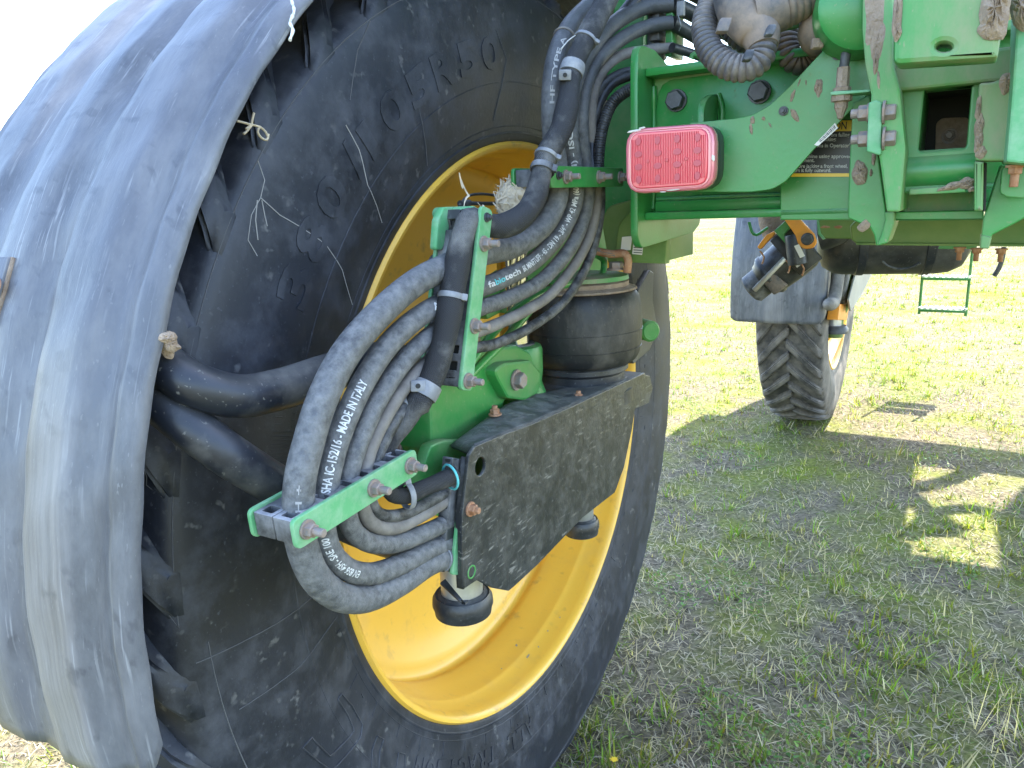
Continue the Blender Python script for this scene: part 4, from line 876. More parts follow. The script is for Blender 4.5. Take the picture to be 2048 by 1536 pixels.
# ================================================================== warning label on the gusset plate
LP = plate('jacking_plate', ats([(1560,400),(1560,250),(1620,214),(1650,203),(1716,196),(1716,440),(1560,440)], y=-0.150), -Y, 0.012, M['green'], SPR, [0,0,0.02,0.03,0,0,0], 0.002)
tag(LP, 'green plate behind the bracket carrying the warning label')
yl = -0.1506
WL = plate('warning_label', ats([(1545,241),(1709,239),(1698,354),(1545,354)], y=yl), -Y, 0.0005, M['lblack'], LP, 0.001, 0.0001); 
tag(WL, 'black and yellow caution label with white lettering')
plate('label_header', ats([(1546,243),(1708,240.5),(1707,262),(1546,264)], y=yl-0.0004), -Y, 0.0003, M['lyellow'], LP, 0, 0.0001)
plate('label_footer', ats([(1546,347),(1698.5,346.5),(1698,353.5),(1546,353.5)], y=yl-0.0004), -Y, 0.0003, M['lyellow'], LP, 0, 0.0001)
def ltext(s, px0, px1, py, size, m, bold=0.02):
    o = at(px0, py, y=yl-0.0009); e = at(px1, py, y=yl-0.0009); text_flat('label_text', s, size, o, (e-o).normalized(), Z, m, LP, bold, (e-o).length)
ltext('CAUTION', 1622, 1693, 258.5, 0.0165, M['lblack'], 0.012)
for s, a, b, y_ in (('from falling',1655,1699,273),('jacking:',1645,1672,282),('instructions in Operator\'s',1600,1704,294.5),('Manual.',1584,1618,304),('Lift machine using approved',1584,1703,316),('equipment.',1584,1629,324),('Before jacking a front wheel,',1585,1695,335.5),('turn it fully outward.',1584,1662,344)):
    ltext(s, a, b, y_, 0.0082, M['white'], 0.02)

# ================================================================== hitch tower on the right
HT = empty('lift_tower', at(1880, 480, y=-0.28), SPR); tag(HT, 'muddy green lift frame welded onto the axle beam')
def pl(name, pts, y, depth, m, r=0.004, bev=0.002, holes=(), hr=0.004, parent=None): return plate(name, ats(pts, y=y), -Y, depth, m, parent or HT, r, bev, [ats(h, y=y) for h in holes], hr)
# left cheek: thick plate seen on edge, runs forward
pl('left_cheek', [(1726,-60),(1724,60),(1730,130),(1742,190),(1738,250),(1734,300),(1757,310),(1762,340),(1773,424),(1801,424),(1812,300),(1800,180),(1786,130),(1786,-60)], -0.345, 0.20, M['green_dusty'], 0.004, 0.003)
pl('cheek_doubler', [(1737,205),(1752,200),(1764,205),(1762,312),(1733,303)], -0.352, 0.03, M['green_scuff'], 0.003, 0.002)
for (q, rx, ry, h, sp) in (((1748,-10),0.010,0.040,0.002,0.0),((1750,40),0.010,0.030,0.002,-0.1),((1754,85),0.008,0.028,0.002,-0.1),((1752,118),0.004,0.020,0.003,0.0),((1740,60),0.004,0.012,0.002,0),((1757,160),0.002,0.012,0.001,0.1)): blob('mud_lump', at(*q, y=-0.3455), -Y, rx, ry, h, M['mud'], HT, sp)
for (py) in (225, 277):
    bolt(B_MED, at(1740, py, y=-0.338), -X, HT, 0.4); bolt(B_MEDH, at(1766, py, y=-0.345), X, HT, 0.4)
# cross member over the opening
pl('cross_member', [(1775,150),(1800,118),(2060,88),(2060,160),(1975,164),(1852,177),(1800,182),(1786,190)], -0.305, 0.06, M['green_dusty'], 0.004, 0.004)
# receiver tube with square opening
pl('receiver_face', [(1798,180),(1968,160),(1962,330),(1957,378),(1800,388)], -0.285, 0.016, M['green'], 0.006, 0.003, [[(1850,176),(1944,164),(1933,296),(1837,304)]], 0.006)
tube('receiver_roll', ats([(1800,346),(1880,341),(1960,336)], y=-0.268), 0.026, M['green'], HT, 28, 0.05)
for (pts) in ([(1846,172),(1850,174),(1837,306),(1832,308)], [(1944,162),(1950,162),(1938,300),(1932,298)]): pl('receiver_wall', pts, -0.275, 0.20, M['green'], 0, 0.001)
pl('receiver_floor', [(1832,302),(1940,294),(1940,300),(1832,309)], -0.275, 0.20, M['green'], 0, 0.001); pl('receiver_roof', [(1846,168),(1950,158),(1950,165),(1846,176)], -0.275, 0.2, M['dark'], 0, 0.001)  # roof and back painted near-black for the shade inside
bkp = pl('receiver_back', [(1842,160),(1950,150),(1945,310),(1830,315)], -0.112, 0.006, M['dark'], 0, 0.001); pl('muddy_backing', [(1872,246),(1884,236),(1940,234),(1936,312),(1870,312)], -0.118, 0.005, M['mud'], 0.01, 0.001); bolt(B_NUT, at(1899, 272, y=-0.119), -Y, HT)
pl('inner_shade_plate', [(1800,150),(1840,150),(1822,320),(1800,320)], -0.262, 0.01, M['green'], 0, 0.001)  # plain green plate behind the receiver face
# lower lip with caked mud
pl('lower_lip', [(1818,378),(1930,370),(1932,385),(1818,390)], -0.31, 0.02, M['green_dusty'], 0, 0.002)
for (q, rx, ry, h) in (((1905,372),0.012,0.005,0.006),((1932,366),0.010,0.008,0.006),((1890,376),0.010,0.003,0.003),((1945,378),0.006,0.004,0.004)): blob('mud_lump', at(*q, y=-0.312), -Y, rx, ry, h, M['mud'], HT, 0.3)
# right cheek
pl('right_cheek', [(1958,166),(1985,164),(2030,150),(2030,310),(2018,322),(1950,322)], -0.33, 0.05, M['green_dusty'], 0.004, 0.003)
pl('right_cheek_strip', [(2036,-60),(2070,-60),(2070,330),(2012,324),(2024,180),(2030,80)], -0.40, 0.12, M['green_scuff'], 0.004, 0.003)
pl('right_leg', [(1949,322),(1968,324),(1966,422),(1948,422)], -0.335, 0.14, M['green_dusty'], 0.002, 0.003)
pl('right_leg_side', [(1968,324),(1974,326),(1972,420),(1966,424)], -0.30, 0.12, M['dark'], 0, 0.001)  # leg side painted near-black, shade put into its colour
for (q, rx, ry, h) in (((1957,215),0.004,0.016,0.003),((1959,250),0.005,0.016,0.003),((1957,285),0.005,0.014,0.003),((1962,305),0.006,0.008,0.002),((2012,165),0.008,0.014,0.004)): blob('mud_lump', at(*q, y=-0.331), -Y, rx, ry, h, M['mud'], HT, 0.0)
# hanging front plate with the oval hole
tp = pl('hanger_plate', [(1788,-60),(2006,-60),(2004,60),(1996,112),(1990,116),(1795,129),(1786,122)], -0.47, 0.05, M['green_dusty'], [0,0,0,0.01,0.012,0.012,0.008], 0.006, [[(1888+17*math.cos(a), 93+9.5*math.sin(a)) for a in np.linspace(0, 2*math.pi, 18, endpoint=False)]], 0)
for (q, rx, ry, h, sp) in (((1988,20),0.014,0.034,0.012,0.15),((1980,52),0.012,0.012,0.007,0),((2000,-5),0.012,0.03,0.012,0),((1794,30),0.005,0.03,0.004,0),((1795,60),0.005,0.012,0.004,0)): blob('mud_lump', at(*q, y=-0.472), -Y, rx, ry, h, M['mud'], HT, sp)
blob('mud_lump', at(2040, 15, y=-0.41), -Y, 0.012, 0.03, 0.012, M['mud'], HT, 0.3)
# gussets to the beam
pl('left_gusset', [(1706,205),(1740,190),(1772,424),(1778,440),(1775,470),(1760,490),(1752,492),(1748,470),(1740,455),(1696,436),(1696,412),(1700,300)], -0.24, 0.014, M['green'], 0.004, 0.002)
pl('left_gusset_flange', [(1768,424),(1790,424),(1788,450),(1775,486),(1752,493),(1762,470),(1770,440)], -0.25, 0.09, M['green_dusty'], 0.003, 0.002)
pl('right_gusset', [(1972,420),(2000,330),(2060,330),(2060,430),(2036,444),(1985,470),(1976,498),(1960,496),(1966,440)], -0.26, 0.014, M['green'], 0.004, 0.002)
pl('right_gusset_flange', [(1962,470),(1984,474),(1978,498),(1960,497)], -0.265, 0.05, M['green_dusty'], 0.002, 0.002)
pl('bottom_rail', [(1780,424),(1968,420),(1968,440),(1780,441)], -0.22, 0.05, M['green'], 0.001, 0.002)
pl('rear_cover', [(1806,388),(1960,384),(1960,424),(1806,424)], -0.20, 0.01, M['green_dusty'], 0, 0.001)
# small bracket at the far right with a rusty bolt
pl('side_tab', [(2004,330),(2060,328),(2060,398),(2012,394),(1999,386)], -0.30, 0.008, M['green'], 0.008, 0.0015)
bolt(B_RUSTS, at(2032, 330, y=-0.315), -Z, HT)
for (q, rx, ry, h, sp) in (((1720,345),0.010,0.018,0.006,0.1),((1747,316),0.003,0.010,0.002,0),((1742,345),0.002,0.006,0.002,0),((1728,452),0.008,0.010,0.002,-0.5)): blob('mud_lump', at(*q, y=-0.2415), -Y, rx, ry, h, M['mud'], HT, sp)
# grease line with bulkhead fitting
GB = pl('grease_bracket', [(1660,184),(1672,182),(1740,179),(1740,184),(1672,190),(1661,190)], -0.300, 0.035, M['green_scuff'], 0.002, 0.001, parent=SPR); tag(GB, 'small tab with a brass grease bulkhead fitting')
gp = lambda q: at(*q, y=-0.285)
tube('grease_hose', [gp(q) for q in ((1700,60),(1695,90),(1690,120),(1687,142))], 0.0065, M['hose_dark'], GB, 12, 0.008)
c = gp((1684,186)); ax = (gp((1688,140))-gp((1682,230))).normalized()
lathe('hex_fitting', [(0.0,0.034),(0.0085,0.034),(0.009,0.008),(0.012,0.007),(0.012,0.002),(0.0,0.002)], c, ax, M['mud'], GB, 8, 20)
lathe('lower_nut', [(0.0,-0.003),(0.014,-0.003),(0.014,-0.011),(0.009,-0.012),(0.009,-0.020),(0.006,-0.026),(0.004,-0.034),(0.0,-0.036)], c, ax, M['mud'], GB, 10, 20)
# rounded green pad behind the left cheek
pad = lathe('pivot_pad', [(0.0,0.05),(0.045,0.05),(0.058,0.04),(0.062,0.02),(0.062,-0.05),(0.0,-0.05)], at(1722, 20, y=-0.26), (-Y*0.9+X*0.2).normalized(), M['green'], SPR, 48); pad.scale = (1,1,1)
tag(pad, 'rounded green pivot pad beside the lift frame')

# ================================================================== convoluted conduits
def conv(pts, r, m, label, pitch=0.0082, amp=0.22, seg=20):
    t = tube('convoluted_conduit', ats(pts), r, m, SPR, seg, pitch/8, rf=corr(pitch, amp)); tag(t.o, label); return t
K1 = conv([(1560,-200,dd(1.26)),(1495,-120,dd(1.2)),(1455,-60,dd(1.16)),(1425,0,dd(1.14)),(1409,50,dd(1.12)),(1420,100,dd(1.10)),(1455,132,dd(1.085)),(1495,136,dd(1.075)),(1520,118,dd(1.07)),(1527,88,dd(1.07)),(1524,60,dd(1.08))], 0.0178, M['conv'], 'large grey convoluted conduit hanging in a U loop')
K2 = conv([(1520,-180,dd(1.3)),(1460,-100,dd(1.24)),(1438,-40,dd(1.20)),(1440,10,dd(1.19)),(1458,60,dd(1.18)),(1490,88,dd(1.17)),(1515,85,dd(1.17))], 0.0135, M['conv'], 'smaller convoluted conduit inside the U loop')
K3 = conv([(1800,-190,dd(1.2)),(1720,-110,dd(1.1)),(1660,-60,dd(1.06)),(1600,-10,dd(1.07)),(1550,14,dd(1.075)),(1520,22,dd(1.08))], 0.033, M['conv_tan'], 'thick mud-stained conduit entering the junction', 0.0095, 0.10, 26)
K4 = conv([(1574,50,dd(1.20)),(1572,80,dd(1.20)),(1578,108,dd(1.20)),(1596,124,dd(1.20)),(1622,112,dd(1.19)),(1640,84,dd(1.17))], 0.0185, M['conv_tan'], 'brownish convoluted conduit behind the light bracket')
K5 = conv([(1690,-190,dd(1.2)),(1684,-120,dd(1.12)),(1676,-60,dd(1.08)),(1668,-10,dd(1.08)),(1655,20,dd(1.085)),(1640,48,dd(1.09))], 0.0235, M['conv_tan'], 'tan muddy conduit dropping beside the lift frame', 0.008, 0.10, 22)
# junction body (Y piece)
JN = tube('conduit_junction', ats([(1478,-30,dd(1.09)),(1482,12,dd(1.085)),(1500,45,dd(1.08)),(1520,68,dd(1.075)),(1526,96,dd(1.07))]), 0.036, M['conv_tan'], SPR, 26, 0.006, rf=lambda f, s: 1.0-0.38*max(0, f-0.45)/0.55+0.03*math.sin(s*90)); tag(JN.o, 'muddy plastic Y junction joining the conduits')
tube('junction_arm', ats([(1500,30,dd(1.08)),(1530,22,dd(1.078)),(1560,10,dd(1.075))]), 0.036, M['conv_tan'], JN.o, 24, 0.006)
for q, s_ in (((1447,52),1.05),((1496,112),0.8),((1540,62),0.8)):
    c = at(*q, d=1.03); block('junction_latch', c, _r, (_u*0.9+_r*0.3).normalized(), -_fw, 0.016*s_, 0.020*s_, 0.012, M['conv_tan'] if s_ > 1 else M['clamp'], JN.o, 0.003)
EL = tube('conduit_elbow', ats([(1644,40,dd(1.085)),(1632,62,dd(1.09)),(1640,76,dd(1.10)),(1680,66,dd(1.12)),(1720,52,dd(1.14))]), 0.0265, M['conv_tan'], SPR, 22, 0.006); tag(EL.o, 'muddy elbow fitting below the tan conduit')
block('elbow_latch', at(1634, 88, d=1.05), _r, _u, -_fw, 0.016, 0.014, 0.010, M['mud'], EL.o, 0.002)
# green sheet strip behind the conduits
st = pl('green_strip', [(1560,46),(1640,0),(1660,20),(1630,48),(1560,62)], -0.20, 0.01, M['green_dusty'], 0.004, 0.002, parent=SPR)
st2 = pl('orange_strip', [(1588,54),(1606,48),(1606,90),(1588,95)], 0.1, 0.01, M['orange'], 0.001, 0.001, parent=SPR)
rail = tube('thin_green_pipe', ats([(1383,118),(1388,108),(1400,112),(1430,128)], y=-0.02), 0.006, M['green'], SPR, 10, 0.006)

# ================================================================== things under the beam, farther forward
RB = empty('rear_cross_member', (1.4, 0.3, 1.40), SPR); tag(RB, 'olive green lower cross member under the chassis')
plate('cross_member_face', ats([(1700,452),(1712,440),(2100,436),(2100,490),(1712,487),(1703,480)], y=0.30), -Y, 0.03, M['olive'], RB, 0.006, 0.003)
plate('cross_member_bottom', ats([(1712,486),(2100,489),(2100,494),(1712,490)], y=0.29), -Y, 0.14, M['olive'], RB, 0, 0.001)
for q in ((1920,494),(1954,496),(2003,497)): bolt(B_RUSTS, at(*q, y=0.33), -Z, RB)
plate('green_underplate', ats([(1880,488),(1956,488),(1952,498),(1876,498)], y=0.6), -Y, 0.03, M['green'], RB, 0, 0.001)
UB = plate('tank_bracket', ats([(1634,438),(1712,438),(1714,470),(1706,478),(1648,477),(1638,466)], y=0.75), -Y, 0.012, M['olive'], SPR, 0.012, 0.003); tag(UB, 'folded olive bracket under the beam')
plate('bracket_rim', ats([(1633,440),(1637,440),(1641,466),(1650,477),(1646,480),(1636,468)], y=0.745), -Y, 0.03, M['green_scuff'], UB, 0.002, 0.001)
for q in ((1650,454),(1676,454)): blob('rust_spot', at(*q, y=0.7495), -Y, 0.012, 0.004, 0.001, M['rust'], UB)
# air tank
c = at(1785, 478, y=1.35); tkx = (X*0.97+Y*0.22).normalized()
TK = lathe('air_tank', [(0.0,-0.235),(0.05,-0.232),(0.09,-0.215),(0.112,-0.18),(0.117,-0.15),(0.117,0.13),(0.112,0.17),(0.095,0.205),(0.05,0.23),(0.0,0.235)], c, tkx, M['black'], SPR, 48, 70); tag(TK, 'black cylindrical air tank slung under the chassis')
for h in (-0.10, 0.10): lathe('tank_strap', [(0.1172,h-0.014),(0.1205,h-0.012),(0.1205,h+0.012),(0.1172,h+0.014)], c, tkx, M['tube'], TK, 48)
tube('tank_line', ats([(1762,519),(1775,532),(1800,538),(1822,535),(1840,526)], y=1.25), 0.0045, M['hose_dark'], TK, 8, 0.01)
sp_ = tube('loose_strap', ats([(2008,494),(2004,520),(1996,540),(1988,552)], y=0.9), 0.006, M['hose_dark'], SPR, 8, 0.01); tag(sp_.o, 'thin dark strap dangling from the cross member')
# filling coupler hanging at an angle
CP = empty('filling_coupler', at(1570, 480, y=1.15), SPR); tag(CP, 'black filling coupler with orange lever hanging below the beam')
yc = 1.15
pa, pb = at(1640, 470, y=yc), at(1512, 572, y=yc); ax = (pb-pa).normalized(); ln = (pb-pa).length
def onax(f): return pa.lerp(pb, f)
lathe('coupler_body', [(0.0,-0.02),(0.062,-0.02),(0.072,0.0),(0.074,0.06),(0.070,0.12),(0.074,0.125),(0.074,0.135),(0.062,0.15),(0.058,0.16),(0.0,0.16)], onax(0.26), ax, M['black'], CP, 36)
lathe('coupler_nose', [(0.052,0.0),(0.052,0.075),(0.046,0.080),(0.040,0.078),(0.040,0.0)], onax(0.78), ax, M['clamp'], CP, 32)
side = ax.cross(Y).normalized()
block('coupler_housing', onax(0.28)+side*0.0-Y*0.066+side*-0.008, ax, side, -Y, 0.085, 0.15, 0.03, M['black'], CP, 0.004)
block('coupler_cam', at(1540,548,y=yc-0.07), (at(1500,582,y=yc)-at(1560,520,y=yc)).normalized(), Y, (at(1500,582,y=yc)-at(1560,520,y=yc)).normalized().cross(Y), 0.15, 0.012, 0.018, M['steel_dull'], CP, 0.003)
block('coupler_ear', at(1552,566,y=yc-0.04), ax, side, Y, 0.05, 0.06, 0.06, M['conv_tan'], CP, 0.006)
plate('orange_lever', ats([(1562,430),(1592,430),(1628,468),(1634,485),(1626,497),(1606,498),(1596,488),(1590,470)], y=yc-0.13), -Y, 0.014, M['orange'], CP, 0.018, 0.003)
bolt(B_BIG, at(1615, 478, y=yc-0.131), -Y, CP)
plate('orange_latch', ats([(1514,494),(1532,470),(1548,462),(1550,468),(1530,488),(1520,500)], y=yc-0.08), -Y, 0.03, M['orange'], CP, 0.006, 0.002)
plate('green_guard', ats([(1548,462),(1572,440),(1584,452),(1566,470),(1590,492),(1582,500)], y=yc-0.11), -Y, 0.05, M['green'], CP, 0.003, 0.002)
lathe('valve_motor', [(0.0,-0.05),(0.028,-0.05),(0.030,-0.045),(0.030,0.045),(0.0,0.05)], at(1592,500,y=yc-0.10), (side+ax*0.6).normalized(), M['black'], CP, 24)
plate('motor_label', ats([(1588,492),(1598,488),(1610,512),(1600,516)], y=yc-0.134), -Y, 0.001, M['lwhite'], CP, 0, 0.0002)
plate('steel_tab', ats([(1589,530),(1612,516),(1614,520),(1594,536)], y=yc-0.10), -Y, 0.004, M['steel_dull'], CP, 0.002, 0.001)
tube('green_wire_loop', ats([(1498,444),(1505,466),(1512,470),(1536,455)], y=yc-0.05), 0.005, M['green'], CP, 10, 0.01)
tube('feed_hose', ats([(1640,470),(1668,462),(1690,440)], y=yc), 0.05, M['black'], CP, 24, 0.02)
lathe('rubber_cap', [(0.0,0.05),(0.03,0.045),(0.045,0.0),(0.05,-0.03),(0.0,-0.03)], at(1545, 448, y=yc+0.1), -Z, M['mud'], CP, 24)
for q in ((1520,502),(1600,525),(1572,520)): tube('safety_pin', [at(q[0],q[1],y=yc-0.1), at(q[0]+8,q[1]+12,y=yc-0.1), at(q[0]+4,q[1]+26,y=yc-0.1)], 0.003, M['rust'], CP, 6, 0.01)

# ================================================================== front wheel surroundings
FFP = [(0.245,1.04),(0.24,1.07),(0.225,1.095),(0.18,1.10),(0.12,1.105),(0.10,1.098),(0.05,1.098),(0.03,1.107),(-0.05,1.107),(-0.12,1.10),(-0.23,1.10),(-0.275,1.09),(-0.285,1.06)]
FF = fender('front_fender', FWC-X*0.03, math.radians(1.0), FFP, 30, 190, M['fender'], 0.05, 0.006, 'grey plastic fender flap behind the front tyre', 0.003)
M['cream'] = mat('sunlit_dusty_plastic', (0.30,0.29,0.26), 0.6, (0.45,0.42,0.36), 0.6, 6)  # paler than the fender, sunlight put into its colour
yf2 = 3.6
FS = empty('front_suspension', (0.4, 4.0, 0.9), SPR); tag(FS, 'front strut with dusty hoses inside the front wheel')
fk = lambda pts, x=0.42: ats(pts, x=x)
lathe('strut_body', [(0.0,0.30),(0.075,0.30),(0.075,-0.02),(0.06,-0.05),(0.05,-0.06),(0.05,-0.2),(0.0,-0.2)], at(1672, 610, x=0.40), Z, M['olive'], FS, 32)
lathe('strut_foot', [(0.0,0.0),(0.07,0.0),(0.085,-0.02),(0.085,-0.045),(0.0,-0.05)], at(1668, 650, x=0.40), Z, M['black'], FS, 32)
lathe('steel_rod', [(0.0,0.14),(0.042,0.14),(0.042,0.0),(0.0,0.0)], at(1668, 650, x=0.40), Z, M['steel_dull'], FS, 32)
for pts, r in (([(1700,520),(1690,560),(1684,596),(1694,600),(1708,590)],0.024),([(1700,505),(1696,540),(1692,570),(1700,578),(1712,572)],0.020),([(1704,500),(1702,530),(1706,552),(1716,552)],0.018),([(1680,500),(1676,550),(1668,600),(1655,610)],0.035)):
    tube('dusty_hose', ats(pts, x=0.45), r, M['hose_pale'], FS, 14, 0.012, rf=lambda f, s: math.sqrt(max(0.02, 1-max(0.0, (f-0.86)/0.14)**2)))
plate('hose_block', ats([(1702,530),(1712,528),(1725,534),(1708,604),(1690,604),(1692,590)], x=0.44), X, 0.03, M['black'], FS, 0.01, 0.003)
plate('orange_block', ats([(1680,608),(1700,608),(1694,640),(1676,640)], x=0.46), X, 0.06, M['orange'], FS, 0.004, 0.004)
lathe('front_hub', [(0.0,0.18),(0.12,0.18),(0.13,0.05),(0.2,0.03),(0.2,-0.04)], FWC, (X*0.995+Y*0.1).normalized(), M['yellow'], FS, 36)
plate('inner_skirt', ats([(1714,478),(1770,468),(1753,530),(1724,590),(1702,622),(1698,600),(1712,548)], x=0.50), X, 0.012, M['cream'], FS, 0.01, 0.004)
# boarding ladder
LD = empty('boarding_ladder', at(1885, 618, y=5.0), SPR); tag(LD, 'thin folding ladder with two green treads above the grass')
yld = 5.0
for (p, q) in (((1852,470),(1838,628)),((1948,470),(1931,632))): tube('ladder_side', [at(*p, y=yld), at((p[0]+q[0])/2,(p[1]+q[1])/2,y=yld), at(*q, y=yld)], 0.010, M['green'], LD, 8, 0.1)
for (a, b) in (((1845,555),(1942,557)),((1838,617),(1932,622))):
    pa_, pb_ = at(*a, y=yld), at(*b, y=yld); cc = (pa_+pb_)/2
    tr = block('ladder_tread', cc, X, Y, Z, (pb_-pa_).length, 0.14, 0.022, M['green'], LD, 0.004)
    for k in range(9): block('tread_cleat', cc+X*((k-4)*0.038)+Z*0.016, X, Y, Z, 0.022, 0.12, 0.010, M['white'], LD, 0.003)

# ================================================================== body above the frame plus added pieces, shaped to cast the shade
def rbox(name, x0, x1, y0, y1, z0, z1, r, m, label):
    o = plate(name, [Vector((x0,y0,z0)), Vector((x1,y0,z0)), Vector((x1,y0,z1)), Vector((x0,y0,z1))], -Y, y1-y0, m, SPR, r, 0.03); tag(o, label); return o
M['tankm'] = mat('white_tank_plastic', (0.55,0.56,0.54), 0.5, TAN, 0.4, 3)
rbox('solution_tank', 0.85, 2.75, 0.75, 3.70, 2.25, 3.75, 0.35, M['tankm'], 'large pale solution tank on top of the chassis')
rbox('cab', 2.06, 3.0, 3.9, 5.3, 1.75, 3.75, 0.18, M['green'], 'operator cab at the front of the machine')
rbox('chassis_rail', 1.15, 1.30, 0.16, 3.3, 1.56, 1.86, 0.02, M['green'], 'long green chassis rail nearer the left wheels')
rbox('folded_boom', 0.26, 0.65, -0.35, 5.05, 2.35, 3.15, 0.05, M['green'], 'outer folded spray boom carried along the left side')
rbox('folded_boom', 0.60, 1.44, 0.2, 5.48, 2.38, 3.18, 0.05, M['green'], 'inner folded spray boom carried along the left side')
rbox('walkway', 1.40, 2.10, 5.05, 5.46, 2.36, 2.46, 0.02, M['green'], 'walkway between boom and cab')  # unseen slab added to shade the far end of the sunlit patch
for pts, rr in (([(1.42,3.9,2.2),(1.62,4.1,2.35),(1.58,4.4,2.5),(1.78,4.6,2.6),(2.0,4.5,2.7)],0.05),([(1.40,4.7,2.6),(1.55,4.75,2.4),(1.70,4.95,2.3)],0.06),([(1.42,4.45,2.3),(1.50,4.2,2.3),(1.44,3.9,2.3)],0.05)):
    tag(tube('plumbing_hose', [Vector(p) for p in pts], rr, M['hose_clean'], SPR, 14, 0.04).o, 'thick plumbing hose between boom and cab')  # unseen tubes added to break up the sunlit patch

# ================================================================== loose natural things
def nest():
    e = empty('nest', at(1030, 440, x=0.36), None)
    c = at(1032, 405, x=0.375)
    bm = bmesh.new(); bmesh.ops.create_icosphere(bm, subdivisions=3, radius=1.0)
    for v in bm.verts:
        k = 1+random.uniform(-0.13,0.13); v.co = Vector((v.co.x*0.030*k, v.co.y*0.034*k, v.co.z*0.036*k))+c
    me = bpy.data.meshes.new('nest_core'); bm.to_mesh(me); bm.free(); obj('nest_core', me, M['straw'], e, False)
    vs = []; fs = []
    def strand(p, d, L, w, bend):
        s = d.cross(CAM-p).normalized()*w; b = len(vs); K = 4
        for k in range(K+1):
            f = k/K; q = p+d*(L*f)+bend*(L*f*f); vs.extend([q-s*(1-f*0.6), q+s*(1-f*0.6)])
        for k in range(K): fs.append((b+2*k, b+2*k+1, b+2*k+3, b+2*k+2))
    for _ in range(520):
        a = Vector((random.gauss(0,1), random.gauss(0,1), random.gauss(0,1))).normalized(); p = c+Vector((a.x*0.030, a.y*0.034, a.z*0.036))
        d = a.cross(Vector((random.gauss(0,1),random.gauss(0,1),random.gauss(0,1)))).normalized()+a*0.06
        strand(p, d, random.uniform(0.008,0.024), random.uniform(0.0008,0.0022), a*random.uniform(-0.6,0.4))
    for (q0, q1, n) in (((1050,440),(985,458),60),((1050,462),(1010,462),30),((1010,430),(935,380),8),((1088,430),(1066,470),40)):
        for _ in range(n):
            f = random.random(); p = at(q0[0]+(q1[0]-q0[0])*f+random.uniform(-12,12), q0[1]+(q1[1]-q0[1])*f+random.uniform(-10,10), x=0.362+random.uniform(-0.012,0.008))
            d = Vector((random.gauss(0,0.5), random.gauss(-0.7,0.6), random.gauss(0,0.45))).normalized(); strand(p, d, random.uniform(0.015,0.05), random.uniform(0.0008,0.0024), Vector((random.gauss(0,.3),0,random.gauss(-0.2,.3))))
    tag(obj('nest_straw', mesh('nest_straw', vs, fs), M['straw'], e, False), kind='stuff')
    tag(e, 'dried straw nest wedged behind the hoses and woven sleeve', 'nest'); return e
nest()
def twig():
    pts = [[(492,258),(503,250),(520,254)],[(503,250),(505,237),(508,226)],[(503,250),(490,246),(474,242)],[(503,250),(494,262),(487,268)],[(520,254),(515,262),(522,275),(534,280),(537,268)],[(520,254),(530,262),(535,272)]]
    e = empty('dry_twig', at(505, 255, x=0.235), None); tag(e, 'dry curled grass twig hanging near the fender edge', 'twig')
    for p in pts: tube('twig_stem', ats(p, x=0.228), 0.0016, M['straw'], e, 6, 0.004)
twig()
def leafclump():
    e = empty('leaf_clump', at(325, 690, x=0.25), None); tag(e, 'crumpled dry leaf stuck on the fender strut', 'leaf')
    for k in range(6): blob('leaf', at(322+k*4, 675+k*5, x=0.262)+Vector((random.uniform(-.01,.01),0,0)), (X*0.8-Y*0.4+Z*0.3*k/3).normalized(), 0.012, 0.007, 0.006, M['mud'], e, k*0.9)
leafclump()
# ---- grass: blades, straw and broad-leaf weeds
def gmat(name, rough=0.6, trans=0.0):
    m = bpy.data.materials.new(name); m.use_nodes = True; t = m.node_tree; N = t.nodes; L = t.links; b = N['Principled BSDF']
    a = N.new('ShaderNodeVertexColor'); a.layer_name = 'col'; L.new(a.outputs[0], b.inputs['Base Color']); b.inputs['Roughness'].default_value = rough; b.inputs['Specular IOR Level'].default_value = 0.25
    if trans:
        tr = N.new('ShaderNodeBsdfTranslucent'); vt = N.new('ShaderNodeVectorMath'); vt.operation = 'MULTIPLY'; vt.inputs[1].default_value = (1.6,1.5,0.30); L.new(a.outputs[0], vt.inputs[0]); L.new(vt.outputs[0], tr.inputs[0]); mx = N.new('ShaderNodeMixShader'); mx.inputs[0].default_value = trans
        L.new(b.outputs[0], mx.inputs[1]); L.new(tr.outputs[0], mx.inputs[2]); L.new(mx.outputs[0], N['Material Output'].inputs[0])
    return m
GM = gmat('grass_blades', 0.45, 0.42)
def field_noise(x, y):
    return (np.sin(x*2.1+1.3*np.sin(y*1.7))*np.cos(y*2.4+0.8*np.sin(x*1.1))+0.6*np.sin(x*5.3+y*3.1+np.sin(y*4))+0.5*np.sin(x*9.7-y*8.3+2*np.sin(x*3.0)))/2.1
def gz(x, y): return 0.012*np.sin(x*1.7+0.3)*np.cos(y*1.3)-0.012
